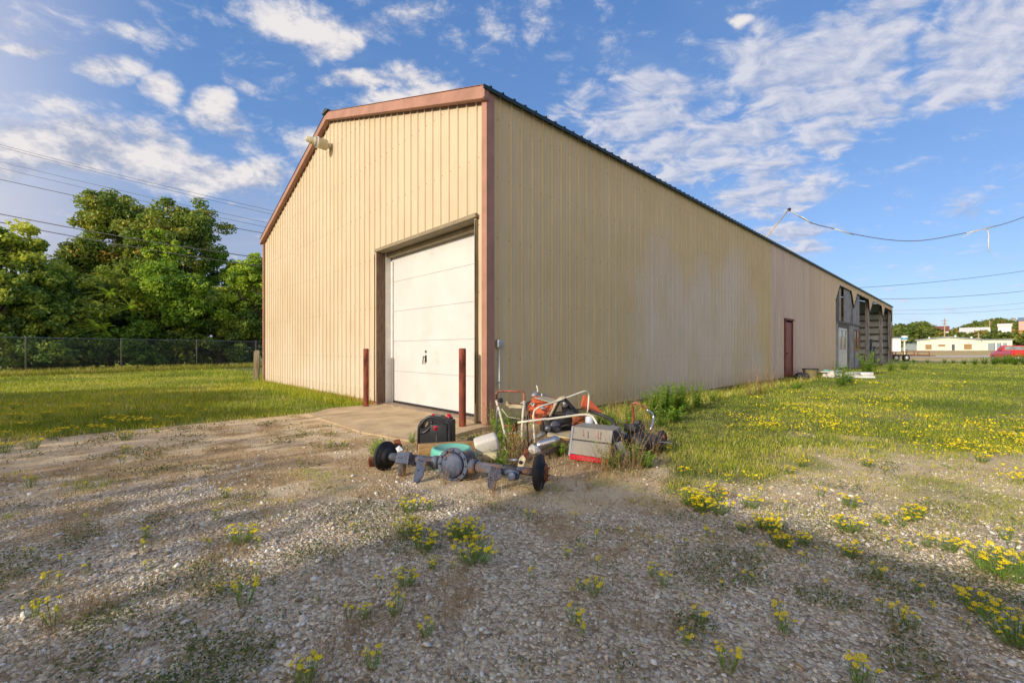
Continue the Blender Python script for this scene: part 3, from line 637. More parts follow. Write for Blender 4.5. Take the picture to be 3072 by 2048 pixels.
# roof mast with broken service cable
mast_b = loc2w(12.4, .15); mt = at(2365, 630, CY+RY*13.6)
t = thing('roof_mast', 'thin pale pole leaning out from the shed roof edge and carrying the loose cable', 'pole', (mast_b[0], mast_b[1], 4.7))
mb = MB(); bb = Vector((mast_b[0], mast_b[1], 4.7)); mb.tube([bb*0, mt-bb], .022, 8); mb.build('pole', mat('tan_pole', lin(196, 178, 140), .6), t)
mb = MB(); d_ = (mt-bb); mb.lathe([(.02, 0), (.06, .03), (.05, .09), (.02, .12)], d_, (.5, .2, .3), 10); mb.build('weatherhead', M_rotor, t)
def wire(name, label, pts, r, m, group=None, sub=12):
    pts = [Vector(p) for p in pts]; out = []
    n = len(pts)
    for i in range(n-1):
        p0, p1, p2, p3 = pts[max(i-1, 0)], pts[i], pts[i+1], pts[min(i+2, n-1)]
        for k in range(sub):
            s_ = k/sub; out.append(.5*((2*p1)+(p2-p0)*s_+(2*p0-5*p1+4*p2-p3)*s_*s_+(3*p1-p0-3*p2+p3)*s_**3))
    out.append(pts[-1]); mb = MB(); mb.tube(out, r, 5); o = mb.build(name, m); tag(o, label, 'cable', group); return o
cp = [(2367, 631, 15.7), (2437, 669, 15.8), (2504, 687, 16), (2570, 704, 16.1), (2663, 719, 16.2), (2738, 723, 16.4), (2800, 717, 16.6), (2875, 703, 16.8), (2964, 683, 17), (3072, 651, 17.2), (3400, 520, 18)]
cable = wire('service_cable', 'sagging grey service cable hanging from the roof mast across the sky', [at(*p) for p in cp], .016, mat('grey_cable', lin(112, 116, 130), .5))
def cable_tape(a, b, r=.02, dang=None):
    pts = [at(*p) for p in cp]; i0 = a; mb = MB(); P0 = at(*i0); P1 = at(*b); mb.tube([P0, (P0+P1)/2+Vector((0, -.02, -.01)), P1], r, 5); mb.build('tape_wrap', M_tape, cable)
cable_tape((2372, 634, 15.65), (2437, 670, 15.75), .012); cable_tape((2404, 650, 15.7), (2437, 671, 15.75), .022)
cable_tape((2504, 687, 15.93), (2561, 704, 16.05)); cable_tape((2900, 699, 16.8), (2986, 679, 16.95)); cable_tape((2888, 711, 16.8), (2925, 694, 16.85), .012)
mb = MB(); mb.tube([at(2963, 686, 16.95), at(2966, 710, 16.95), at(2965, 735, 16.95), at(2966, 756, 16.95)], [.018, .022, .02, .012], 5); mb.build('tape_tail', M_tape, cable)
# bollards, apron, post
for yl, lb in ((3.32, 'rusty red steel bollard on the far left side of the garage door'), (.20, 'rusty red steel bollard close to the brown corner trim, in front of the garage door')):
    x, y = loc2w(-.30, yl); mb = MB(); mb.lathe([(.052, -.1), (.052, 1.165), (.046, 1.175), (.0, 1.178)], (0, 0, 0), n=18, caps=False)
    o = mb.build('bollard', M_rustpost); o.location = (x, y, -.06); tag(o, lb, 'bollard', 'bollards guarding the garage door')
mb = MB(); pl = []
pa = [(-1.42, 3.25), (-.9, 3.62), (.34, 3.36), (.34, -.05), (-.2, -.08), (-1.22, -.25), (-1.45, 1.0)]
for (a, b) in pa:
    x, y = loc2w(a, b); pl.append((x, y, -.045+.055*min(1, max(0, (a+1.42)/1.5))))
mb.add([(p[0], p[1], -.3) for p in pl]+pl, [tuple(range(7, 14))[::-1], tuple(range(7))]+[(i, (i+1) % 7, 7+(i+1) % 7, 7+i) for i in range(7)])
o = mb.build('concrete_apron', M_conc); tag(o, kind='structure')
x, y = -9.04, 15.39; mb = MB()
mb.prism([(-.085, -.085, 0), (.085, -.085, 0), (.085, .085, 0), (-.085, .085, 0)], (0, 0, 1.12)); mb.add([(-.085, -.085, 1.12), (.085, -.085, 1.12), (.085, .085, 1.12), (-.085, .085, 1.12), (-.04, -.04, 1.15), (.04, -.04, 1.15), (.04, .04, 1.15), (-.04, .04, 1.15)], [(4, 5, 6, 7), (0, 1, 5, 4), (1, 2, 6, 5), (2, 3, 7, 6), (3, 0, 4, 7)])
o = mb.build('wooden_post', M_postwood, bevel=.008); o.location = (x, y, -.08); o.rotation_euler = (rad(1), rad(2.0), rad(20)); tag(o, 'short squared pale wooden post standing in the grass left of the shed', 'post')
# the neighbouring building behind the camera, whose roof shades the foreground
hh = 3.6; xe = -.72-(hh+.06)/math.tan(rad(SUN_EL))
nb = thing('neighbouring_shed', 'long low metal shed across the yard with a plain grey wall', 'shed', (CX, CY, 0), ROT)
mb = MB(); mb.box((xe-4, -16.7, hh/2-.1), (8, 29, hh)); mb.build('wall', M_cream, nb)
mb = MB(); mb.prism([(xe+.1, -31.3, hh-.08), (xe-4, -31.3, hh+.55), (xe-8.1, -31.3, hh-.08)], (0, 29.2, 0)); mb.build('roof', M_shedgrey, nb)
SHADE = [(-1.2, .9, 'first'), (.9, 1., 'second'), (3.0, 1.05, 'third'), (5.0, 1.06, 'fourth'), (7.2, 1.10, 'fifth'), (9.4, 1.08, 'sixth'), (11.3, 1.04, 'seventh')]

# power lines
def line_px(name, label, a, b, Y, r, group, sag=.2, ext=.35, Yb=None):
    Yb = Yb or Y; A = at(a[0], a[1], Y); B = at(b[0], b[1], Yb); d = B-A; pts = []
    for k in range(13):
        s_ = -ext+(1+2*ext)*k/12; pts.append(A+d*s_+Vector((0, 0, -sag*(1-((s_-.5)*2)**2)+0)))
    wire(name, label, pts, r, M_wire, group, 3)
LG = [((0, 434), (834, 636), 44, 'topmost of the overhead wires above the left trees'), ((0, 441), (834, 647), 44.3, 'second overhead wire from the top above the left trees'),
      ((0, 485), (815, 671), 44, 'third overhead wire from the top above the left trees'), ((0, 504), (812, 684), 44, 'fourth overhead wire from the top, thin, crossing the oak crowns'),
      ((0, 538), (803, 702), 43, 'thick black overhead wire crossing the oak crowns, lowest of the upper five'), ((20, 646), (792, 775), 30.5, 'upper of the two low black wires running among the left trees'), ((5, 668), (792, 800), 30.5, 'lowest black wire running among the left trees')]
for i, (a, b, Y, lb) in enumerate(LG): line_px('overhead_wire', lb, a, b, Y, .030 if i in (4, 5, 6) else .017, 'overhead wires on the left', sag=.15)
RG = [((2593, 862), (3072, 813), 'topmost overhead wire right of the shed roof'), ((2652, 897), (3072, 873), 'second overhead wire right of the shed roof'), ((2684, 931), (3072, 908), 'faint third overhead wire right of the shed'), ((2684, 941), (3072, 925), 'faint lowest overhead wire right of the shed')]
for i, (a, b, lb) in enumerate(RG): line_px('overhead_wire', lb, a, b, 75, .032 if i < 2 else .016, 'overhead wires on the right', sag=.3)

# ------------------------------------------------------------------ chain link fence
fp_ = [(-28.6, 10.6), (-26.7, 13.9), (-24.8, 17.3), (-23.1, 20.7), (-21.7, 24.2), (-19.9, 27.5), (-18.1, 30.8), (-16.3, 34.1)]
fence = thing('chain_link_fence', 'grey chain link fence with steel posts in front of the left trees', 'fence', (-21.7, 24.2, -.16))
o0 = Vector((-21.7, 24.2, -.16))
for i, (x, y) in enumerate(fp_):
    mb = MB(); mb.lathe([(.032, -.1), (.032, 1.84), (.036, 1.85), (.0, 1.90)], (x-o0.x, y-o0.y, 0), n=8); mb.build('post', M_fence, fence)
mb = MB(); mb.tube([(x-o0.x, y-o0.y, 1.83) for x, y in fp_], .021, 6); mb.build('top_rail', M_fence, fence)
V = []; F = []
for (a, b) in zip(fp_, fp_[1:]):
    a = Vector((a[0]-o0.x, a[1]-o0.y, 0)); b = Vector((b[0]-o0.x, b[1]-o0.y, 0)); L_ = (b-a).length; u_ = (b-a)/L_; nrm = Vector((u_.y, -u_.x, 0)); sp_ = .085; H_ = 1.8; w_ = .0017
    k = -H_
    while k < L_:
        for sg in (1, -1):
            s0, s1 = (k, k+H_); zz0, zz1 = (0, H_) if sg == 1 else (H_, 0)
            c0 = max(0, s0); c1 = min(L_, s1)
            if c1 > c0:
                f0 = (c0-s0)/H_; f1 = (c1-s0)/H_; p = a+u_*c0+Vector((0, 0, zz0+(zz1-zz0)*f0)); q_ = a+u_*c1+Vector((0, 0, zz0+(zz1-zz0)*f1))
                dd = (q_-p).normalized(); sd_ = dd.cross(nrm)*w_; bi = len(V); V += [p+sd_, p-sd_, q_-sd_, q_+sd_]; F.append((bi, bi+1, bi+2, bi+3))
        k += sp_
np_mesh('mesh_fabric', [tuple(v) for v in V], F, M_fence, parent=fence)

# ------------------------------------------------------------------ trees
def rand_dirs(n, rng):
    v = rng.normal(size=(n, 3)); return v/np.linalg.norm(v, axis=1)[:, None]
def leaf_cloud(centers, rads, per, size, rng, tint0, flat=.7, elong=1.6):
    """leaf-shaped quads around cluster centres. returns V,F,tint"""
    n = len(centers)*per; ci = np.repeat(np.arange(len(centers)), per)
    d = rand_dirs(n, rng); r = rng.random(n)**.45
    c = centers[ci]+d*(r*rads[ci])[:, None]*np.array([1, 1, flat])
    a = rand_dirs(n, rng); nn = d*.5+rand_dirs(n, rng)*.8+np.array([0, 0, .45]); nn /= np.linalg.norm(nn, axis=1)[:, None]
    t = np.cross(a, nn); t /= np.linalg.norm(t, axis=1)[:, None]+1e-9; b = np.cross(nn, t)
    s = size*rng.uniform(.6, 1.35, n)[:, None]; L_ = s*elong*.5; Wd = s*.5
    V = np.stack([c-t*L_, c+b*Wd-t*L_*.1, c+t*L_, c-b*Wd-t*L_*.1], 1).reshape(-1, 3)
    F = np.arange(n*4).reshape(-1, 4)
    tn = np.clip(tint0[ci]+rng.normal(0, .13, n), 0, 1); return V, F, np.repeat(tn, 4)
def tree(name, label, cat, px, top, halfw, Y, mtl, seed, group=None, nclu=170, per=110, size=.17, fine=1.5, zlo=.0, trunk=.22, lobes=7, tintm=.5, depth=None, crm=.85, wood=True, sparse=1.):
    rng = np.random.default_rng(seed)
    X = (px-1536)/1307*Y; H = 1.16+(1048-top)/1307*Y; R_ = halfw/1307*Y; Dp = depth or R_*.9
    z0 = float(terrain(X, Y)); root = thing(name, label, cat, (X, Y, z0), rng.uniform(0, 6), group)
    ang = root.rotation_euler.z
    # crown made of several lobes
    cz = (zlo+H)/2; hh_ = (H-zlo)/2
    lc = []; lr = []
    for k in range(lobes):
        a = rng.uniform(0, 2*PI); rr = rng.uniform(.25, .72); hz_ = rng.uniform(-.72, .78)
        lc.append((math.cos(a)*R_*rr, math.sin(a)*Dp*rr, cz+hz_*hh_*.8)); lr.append(rng.uniform(.36, .55))
    lc.append((0, 0, H-hh_*.45)); lr.append(.5); lc = np.array(lc); lr = np.array(lr)
    cs = []; rs = []; tn = []
    for k in range(nclu):
        j = rng.integers(len(lc)); d = rand_dirs(1, rng)[0]; q_ = rng.random()**.35
        p = lc[j]+d*q_*lr[j]*np.array([R_, Dp, hh_*.8])*crm
        if p[2] < zlo*.9 and p[2] < .2: p[2] = .2+rng.random()*.5
        if p[2] > H-.2: p[2] = H-.2-rng.random()*.4
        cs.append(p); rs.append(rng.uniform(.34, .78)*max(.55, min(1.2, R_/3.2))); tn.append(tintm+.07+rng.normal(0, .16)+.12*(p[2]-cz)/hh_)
    cs = np.array(cs); rs = np.array(rs); tn = np.array(tn)
    # undo the root's turn so the outline stays where it was measured
    ca, sa = math.cos(-ang), math.sin(-ang); cs = np.stack([cs[:, 0]*ca-cs[:, 1]*sa, cs[:, 0]*sa+cs[:, 1]*ca, cs[:, 2]], 1)
    V, F, T = leaf_cloud(cs, rs, int(per*fine), size/fine**.5, rng, tn)
    np_mesh('crown', V, F, mtl, tint=T, parent=root)
    if wood:
        mb = MB(); th = H*.62; bendx = rng.uniform(-.3, .3); mb.tube([(0, 0, -.2), (bendx*.3, 0, th*.35), (bendx, .1, th*.7), (bendx*.6, 0, th)], [trunk*1.25, trunk, trunk*.7, trunk*.35], 10)
        for k in rng.choice(len(cs), min(34, len(cs)), replace=False):
            e = Vector(cs[k]); s_ = min(max(.15, e.z/H*.75), .9); b0 = Vector((bendx*s_, 0, th*s_)); mdl = (b0+e)/2+Vector((0, 0, -.12*(e-b0).length))
            mb.tube([b0, mdl, e], [trunk*.32, trunk*.18, .015], 5)
        mb.build('trunk', M_bark, root)
    return root
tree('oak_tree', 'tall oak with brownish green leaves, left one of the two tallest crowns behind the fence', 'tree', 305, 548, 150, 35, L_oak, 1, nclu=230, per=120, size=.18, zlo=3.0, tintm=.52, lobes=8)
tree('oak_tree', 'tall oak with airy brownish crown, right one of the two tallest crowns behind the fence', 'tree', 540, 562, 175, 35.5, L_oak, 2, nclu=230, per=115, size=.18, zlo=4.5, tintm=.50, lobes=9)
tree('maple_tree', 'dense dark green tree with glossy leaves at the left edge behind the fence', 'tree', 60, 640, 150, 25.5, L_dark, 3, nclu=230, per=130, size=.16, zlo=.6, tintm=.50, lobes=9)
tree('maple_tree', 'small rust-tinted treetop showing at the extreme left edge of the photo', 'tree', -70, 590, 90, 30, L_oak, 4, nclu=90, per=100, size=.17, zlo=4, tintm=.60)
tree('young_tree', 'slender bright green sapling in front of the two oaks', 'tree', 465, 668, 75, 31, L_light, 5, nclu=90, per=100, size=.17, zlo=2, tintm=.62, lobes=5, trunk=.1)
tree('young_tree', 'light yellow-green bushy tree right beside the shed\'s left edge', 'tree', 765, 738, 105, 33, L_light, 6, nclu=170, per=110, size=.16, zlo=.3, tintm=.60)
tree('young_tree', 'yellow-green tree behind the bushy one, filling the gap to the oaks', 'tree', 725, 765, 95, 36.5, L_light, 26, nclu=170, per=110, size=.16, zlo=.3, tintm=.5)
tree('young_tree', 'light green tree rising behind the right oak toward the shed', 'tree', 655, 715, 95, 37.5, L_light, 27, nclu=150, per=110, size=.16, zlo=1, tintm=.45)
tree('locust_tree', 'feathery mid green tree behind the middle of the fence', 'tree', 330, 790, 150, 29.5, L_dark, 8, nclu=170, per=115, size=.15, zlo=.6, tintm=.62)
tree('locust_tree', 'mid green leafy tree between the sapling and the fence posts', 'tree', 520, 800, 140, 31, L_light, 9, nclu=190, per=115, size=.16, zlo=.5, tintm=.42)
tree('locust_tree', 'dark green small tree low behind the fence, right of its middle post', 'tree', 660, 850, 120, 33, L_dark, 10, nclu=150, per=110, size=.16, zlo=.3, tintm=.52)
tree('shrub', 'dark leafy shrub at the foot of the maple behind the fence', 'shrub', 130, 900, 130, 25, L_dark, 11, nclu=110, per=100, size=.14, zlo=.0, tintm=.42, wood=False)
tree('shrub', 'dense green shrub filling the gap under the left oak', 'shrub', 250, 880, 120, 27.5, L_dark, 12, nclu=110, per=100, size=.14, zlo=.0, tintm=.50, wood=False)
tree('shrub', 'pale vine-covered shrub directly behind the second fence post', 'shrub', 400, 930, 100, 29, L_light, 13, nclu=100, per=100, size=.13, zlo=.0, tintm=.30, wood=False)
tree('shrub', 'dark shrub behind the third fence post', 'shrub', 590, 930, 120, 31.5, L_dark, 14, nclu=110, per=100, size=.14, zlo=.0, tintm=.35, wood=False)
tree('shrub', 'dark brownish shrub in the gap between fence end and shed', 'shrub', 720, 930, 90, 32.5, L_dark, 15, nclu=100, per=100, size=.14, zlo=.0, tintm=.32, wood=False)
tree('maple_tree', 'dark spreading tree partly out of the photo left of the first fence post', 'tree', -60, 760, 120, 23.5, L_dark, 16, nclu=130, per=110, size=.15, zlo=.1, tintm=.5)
# the row of yard trees behind the camera: their tops shade the gravel and the near grass
for i, (yl_, sc_, nm_) in enumerate(SHADE):
    rng = np.random.default_rng(300+i); dense = yl_ > 4; n_c = 150 if dense else 26; x_, y_ = loc2w(xe-1.9, yl_); r_ = thing('unseen_shade_tree', nm_+' unseen shade tree from the neighbouring shed in the row behind the yard', 'tree', (x_, y_, -.1), 0, 'unseen shade trees behind the camera')
    cs = rand_dirs(n_c, rng)*np.array([1.5, 1.6, 1.45])*rng.uniform(.2, 1, n_c)[:, None]+np.array([0, 0, 2.35*sc_]); V, F, T = leaf_cloud(cs, rng.uniform(.35, .7, n_c), 70, .16, rng, np.clip(rng.normal(.5, .15, n_c), 0, 1))
    if not dense:      # unseen saplings added with evenly thinned leaves, to soften the shade
        n_c = 170; cs = rng.uniform(-1, 1, (n_c, 3))*np.array([1.3, 1.3, 1.7])+np.array([0, 0, 1.85]); V, F, T = leaf_cloud(cs, np.full(n_c, .5), 11, .13, rng, np.full(n_c, .5))
    np_mesh('crown', V, F, L_dark, tint=T, parent=r_); mb = MB(); mb.tube([(0, 0, 0), (0, .1, 1.5), (.1, 0, 2.8)], [.12, .09, .04] if dense else [.03, .02, .01], 7); mb.build('trunk', M_bark, r_)
# the dense undergrowth behind
def thicket():
    rng = np.random.default_rng(5); n = 620
    s_ = rng.random(n); x = -34+s_*22+rng.normal(0, .5, n); y = 20+s_*21+rng.random(n)*3.0+1.2; z = rng.random(n)**.9*5.2
    cs = np.stack([x, y, z], 1); V, F, T = leaf_cloud(cs, rng.uniform(.5, 1.0, n), 60, .24, rng, np.clip(rng.normal(.42, .15, n), 0, 1))
    o = np_mesh('undergrowth', V, F, L_dark, tint=T); tag(o, 'dark tangled undergrowth filling the wood behind the fence', 'undergrowth', kind='stuff')
thicket()
def fronds():
    rng = np.random.default_rng(9)
    for (px, py, Y, lb) in ((330, 880, 26.8, 'bright feathery sumac shoots reaching over the fence, left cluster'), (395, 925, 27.2, 'bright feathery sumac shoots above the second fence post'), (300, 985, 25.8, 'bright feathery sumac shoots just above the fence rail')):
        c = at(px, py, Y); V = []; F = []; T = []
        for k in range(17):
            a = rng.uniform(0, 2*PI); el = rng.uniform(-.2, .9); d = Vector((math.cos(a)*math.cos(el), -abs(math.sin(a))*math.cos(el)*.7, math.sin(el))).normalized(); L_ = rng.uniform(.7, 1.5); sd_ = d.cross(Vector((0, 0, 1))).normalized()
            for j in range(22):
                s_ = j/22; p = c+d*L_*s_+Vector((0, 0, -.35*s_*s_*L_))
                for sg in (-1, 1):
                    q_ = p+sd_*sg*rng.uniform(.07, .13)*(1-s_*.6)+d*.05-Vector((0, 0, .03)); m_ = (p+q_)/2; up = d*.014+Vector((0, 0, .006))
                    b = len(V); V += [tuple(p), tuple(m_+up), tuple(q_), tuple(m_-up)]; F.append((b, b+1, b+2, b+3)); T += [.75+rng.normal(0, .12)]*4
        o = np_mesh('sumac_shoots', V, F, L_light, tint=np.clip(T, 0, 1)); tag(o, lb, 'plant', 'sumac shoots by the fence')
fronds()

# ------------------------------------------------------------------ far right: trees, hill wood, buildings
FT = []
for k in range(4):
    rng = np.random.default_rng(40+k); n = 42; d = rand_dirs(n, rng); cs = d*np.array([3.0, 3.0, 2.4])*rng.uniform(.45, 1, n)[:, None]+np.array([0, 0, 3.6])
    V, F, T = leaf_cloud(cs, rng.uniform(.8, 1.5, n), 34, .62, rng, np.clip(rng.normal(.5, .16, n)+.08*(cs[:, 2]-3.6)/2.4+(k-1.5)*.06, 0, 1), elong=1.2)
    r_ = thing('broadleaf_tree', 'far broadleaf tree', 'tree', (0, 0, 0)); np_mesh('crown', V, F, L_far, tint=T, parent=r_)
    mb = MB(); mb.tube([(0, 0, -.5), (0, .1, 1.5), (.2, 0, 3.5)], [.3, .22, .1], 6); mb.build('trunk', M_bark, r_); FT.append([r_, False])
def far_tree(k, px, ytop, Y, lb, wsc=1.):
    r_, used = FT[k]; o = r_ if not used else copy_tree(r_); FT[k][1] = True
    X = (px-1536)/1307*Y; z0 = float(terrain(X, Y)); H = 1.1+(1048-ytop)/1307*Y-z0; s_ = max(.3, H/6.9)
    o.location = (X, Y, z0); o.scale = (s_*wsc, s_*wsc, s_); o.rotation_euler.z = random.uniform(0, 6); o['label'] = lb; o['group'] = 'broadleaf trees beyond the white building'
random.seed(12)
ft_spots = [(2668, 985, 150, 'light green tree directly right of the shed end, tall'), (2692, 962, 165, 'yellow-green broad tree just right of the shed end'), (2722, 965, 168, 'second tree right of the shed end above the lamp sign'), (2745, 978, 170, 'russet-tinted tree behind the gabled roof\'s left eave'),
            (2772, 960, 190, 'dark pointed tree on the skyline left of the utility pole'), (2765, 990, 165, 'green tree behind the left eave of the white building'), (2795, 985, 166, 'round green tree left of the utility pole'), (2822, 992, 164, 'green tree at the foot of the tall utility pole'),
            (2850, 985, 170, 'bright green tree right of the tall utility pole'), (2880, 990, 168, 'bushy tree behind the gable of the white building'), (2912, 992, 166, 'dark bushy tree in front of the long white roof'), (2945, 985, 170, 'green tree behind the right wing of the white building'),
            (2975, 990, 165, 'tree above the garage doors of the white building'), (3000, 985, 168, 'tree behind the right corner of the white building'), (3030, 988, 150, 'tree behind the red pickup'), (3058, 985, 148, 'green tree at the right edge of the photo behind the pickup'), (3090, 980, 150, 'tree cut by the right edge of the photo')]
for i, (px, yt, Y, lb) in enumerate(ft_spots): far_tree(i % 4, px, yt, Y, lb, wsc=1.15)
def hill_wood():
    rng = np.random.default_rng(77); n = 6500; x = rng.uniform(120, 480, n); y = rng.uniform(210, 400, n); u = x/y; ok = (u > .80) & (u < 1.35); x, y = x[ok], y[ok]
    # skyline heights wanted, as an angle above the horizon
    H = np.interp(x/y*1307+1536, [2650, 2700, 2740, 2775, 2810, 2850, 2890, 2930, 2960, 3000, 3030, 3060, 3120], [70, 62, 82, 88, 66, 60, 72, 84, 92, 99, 80, 92, 95])
    zt_ = 1.1+H/1307*y*(.42+.58*sst(y, 215, 370))*rng.uniform(.74, 1.02, len(x)); z0 = terrain(x, y)
    V = []; 
    cs = []; rs = []; tn = []
    for i in range(len(x)):
        m_ = 4; tt = rng.normal(.5, .19)
        for k in range(m_):
            cs.append((x[i]+rng.normal(0, 2.2), y[i]+rng.normal(0, 2), zt_[i]-1.5-abs(rng.normal(0, 2.4)))); rs.append(rng.uniform(1.4, 2.6)); tn.append(tt+rng.normal(0, .06))
    V, F, T = leaf_cloud(np.array(cs), np.array(rs), 22, 1.15, rng, np.clip(np.array(tn), 0, 1), elong=1.2)
    o = np_mesh('hillside_wood', V, F, L_far, tint=T); tag(o, 'green wood covering the far hillside on the right', 'wood', kind='stuff')
hill_wood()
def gable_house(name, lb, cat, px0, px1, Y, zb, ze, zr, wm, rm, deep=14, parts=None, group=None, alongx=False):
    u0 = (px0-1536)/1307; u1 = (px1-1536)/1307; uc = (u0+u1)/2; w_ = (u1-u0)*Y/math.sqrt(1+uc*uc); X0 = uc*Y-w_/2; o = thing(name, lb, cat, (uc*Y, Y, zb), -math.atan(uc), group)
    h = ze-zb; r = zr-zb; mb = MB()
    if alongx:
        mb.box((0, deep/2, h/2), (w_, deep, h)); mb.build('wall', wm, o); mb = MB(); mb.prism([(-w_/2-.3, -.4, h-.05), (-w_/2-.3, deep/2, r), (-w_/2-.3, deep+.4, h-.05)], (w_+.6, 0, 0)); mb.build('roof', rm, o)
    else:
        mb.prism([(-w_/2, 0, 0), (w_/2, 0, 0), (w_/2, 0, h), (0, 0, r-.15), (-w_/2, 0, h)], (0, deep, 0)); mb.build('wall', wm, o)
        mb = MB(); mb.prism([(-w_/2-.5, -.5, h-.05), (0, -.5, r-.02), (w_/2+.5, -.5, h-.05), (w_/2+.5, -.5, h+.33), (0, -.5, r+.33), (-w_/2-.5, -.5, h+.33)], (0, deep+1, 0)); mb.build('roof', rm, o)
    return o, X0, w_
Yb = 150.; zb = float(terrain(150, 150))
wb, X0, w_ = gable_house('white_building', 'low white gabled commercial building with brown windows beyond the road', 'building', 2747, 2942, Yb, zb, 4.2, 5.25, M_cream, M_shedgrey, 20)
M_brown = mat('brown_window_board', lin(140, 110, 64), .5, var=.15)
cxm = 0.; _uc = (2844.5-1536)/1307; _f = Yb/math.sqrt(1+_uc*_uc)
def z5(x, y, Y, _z5=z5):
    p = _z5(x, y, Y)
    return Vector(((p.x/p.y-_uc)*_f, p.y, p.z)) if abs(Y-Yb) < 6 and USELOC[0] else p
USELOC = [True]
def wrect(x0, x1, y0, y1, name, m, frame=True, door=False):
    a = z5(x0, y0, Yb); b = z5(x1, y1, Yb); f = MB(); cx_ = (a.x+b.x)/2-cxm; cz_ = (a.z+b.z)/2-zb; f.box((cx_, -.04, cz_), (b.x-a.x+.3, .14, a.z-b.z+.3)); fo = f.build(name, M_white, wb)
    p = MB(); p.box((cx_, -.10, cz_), (b.x-a.x, .08, a.z-b.z)); p.build('pane' if not door else 'door_leaf', m, fo)
wrect(730, 840, 722, 806, 'window', M_brown); wrect(948, 1068, 722, 758, 'window', M_brown); wrect(1366, 1490, 716, 806, 'window', M_brown); wrect(1170, 1222, 722, 820, 'door', mat('dark_door', lin(60, 60, 66), .5), door=True)
for x_, h_ in ((790, 600), (1232, 575), (1490, 602)):
    a = z5(x_, h_, Yb+4); mb = MB(); mb.tube([(a.x-cxm, 4, 3.8), (a.x-cxm, 4, a.z-zb)], .28, 8); mb.build('roof_vent', M_white, wb)
mb = MB(); mb.box(((z5(1865, 0, Yb).x-cxm), 3.2, 1.75), (z5(2085, 0, Yb).x-z5(1645, 0, Yb).x, 8, 3.5-.1)); mb.build('wing_wall', M_cream, wb)
mb = MB(); mb.box(((z5(1870, 0, Yb).x-cxm), 3.1, 3.55), (z5(2085, 0, Yb).x-z5(1645, 0, Yb).x+.6, 8.6, .3)); mb.build('wing_roof', M_shedgrey, wb)
for x_ in (1850, 1940, 2030):
    a = z5(x_, 740, Yb); mb = MB(); mb.box((a.x-cxm, -.84, 1.45), (.3, .1, 2.8)); mb.build('pilaster', M_white, wb)
    mb = MB(); mb.box((a.x-cxm-1.0, -.83, 1.3), (1.5, .05, 2.4)); mb.build('garage_door', M_shedgrey, wb)
gable_house('white_shed', 'plain white box-like shed directly right of the long shed\'s far end', 'shed', 2655, 2702, 118, .3, 4.2, 4.5, M_white, M_shedgrey, 10, alongx=True)
gable_house('grey_roofed_shed', 'small grey-roofed open shed left of the white gabled building', 'shed', 2703, 2752, 160, .8, 3.4, 5.0, M_shedgrey, M_shedgrey, 10, alongx=True)
gable_house('hillside_warehouse', 'long white warehouse roof showing among the hillside trees', 'warehouse', 2879, 2968, 205, 3, 9.4, 11.6, M_white, M_white, 8, alongx=True)
gable_house('hillside_warehouse', 'short white warehouse roof on the hillside toward the right edge', 'warehouse', 2994, 3034, 206, 4, 12.0, 13.4, M_white, M_white, 4, alongx=True)
gable_house('hillside_house', 'white gabled house on the hillside left of the utility pole', 'house', 2804, 2846, 205, 3, 9.6, 12.2, M_white, mat('red_roof', lin(130, 80, 70), .7), 8, alongx=True)
gable_house('hillside_house', 'pinkish house high on the hill at the right edge', 'house', 3056, 3078, 206, 4, 14.6, 16.4, mat('pink_wall', lin(214, 160, 150), .7), M_shedgrey, 8, alongx=True)
USELOC[0] = False
for (x_, y0, y1, Y, lb) in ((1055, 300, 560, 158, 'tall pale utility pole rising above the white building'), (1610, 530, 622, 156, 'short utility pole behind the white building\'s right eave'), (1790, 330, 500, 204, 'distant utility pole on the wooded hillside')):
    a = z5(x_, y0, Y); o = thing('utility_pole', lb, 'utility pole', (a.x, Y, float(terrain(a.x, Y)))); h = a.z-o.location.z; mb = MB(); mb.tube([(0, 0, 0), (0, 0, h)], [.26, .17], 8); mb.build('pole', M_postwood, o)
    mb = MB(); mb.box((0, 0, h-.8), (2.6, .16, .16)); mb.box((0, 0, h-1.9), (1.8, .16, .16)); mb.build('crossarm', M_postwood, o)
a = z5(400, 852, 66); o = thing('pole_sign', 'round white and blue sign head on a slim pale post by the road', 'sign', (a.x, 66, float(terrain(a.x, 66)))); b = z5(400, 625, 66); h = b.z-o.location.z
mb = MB(); mb.tube([(0, 0, 0), (0, 0, h-.2)], .10, 8); mb.build('post', M_cream, o); mb = MB(); mb.lathe([(.1, -.42), (.38, -.36), (.40, 0), (.38, .36), (.1, .42)], (0, 0, h), n=16); hd = mb.build('sign_head', M_white, o)
mb = MB(); mb.lathe([(.405, -.16), (.405, .10)], (0, 0, h), n=16); mb.build('band', mat('blue_band', lin(70, 150, 200), .5), hd)
# trailer
tr = thing('utility_trailer', 'low rusty flatbed utility trailer with rails parked by the far end of the shed', 'trailer', (38.6, 44.0, float(terrain(38.6, 44))), rad(-8))
mb = MB(); mb.box((0, 0, .52), (5.0, 1.9, .10)); mb.build('bed', M_wooddk, tr)
mb = MB()
for y in (-.95, .95):
    mb.box((0, y, .62), (5.0, .05, .07)); mb.box((0, y, .92), (5.0, .04, .04))
    for k in range(6): mb.box((-2.46+k*.985, y, .76), (.05, .05, .36))
mb.build('side_rail', M_rust, tr)
for x_ in (-.55, .35):
    for y in (-1.05, 1.05):
        mb = MB(); mb.lathe([(.12, -.09), (.30, -.10), (.33, -.06), (.33, .06), (.30, .10), (.12, .09)], (x_, y, .33), (0, 1, 0), 18); wh = mb.build('wheel', M_black, tr)
        mb = MB(); mb.lathe([(.17, -.115), (.17, .115)], (x_, y, .33), (0, 1, 0), 14); mb.build('rim', M_white, wh)
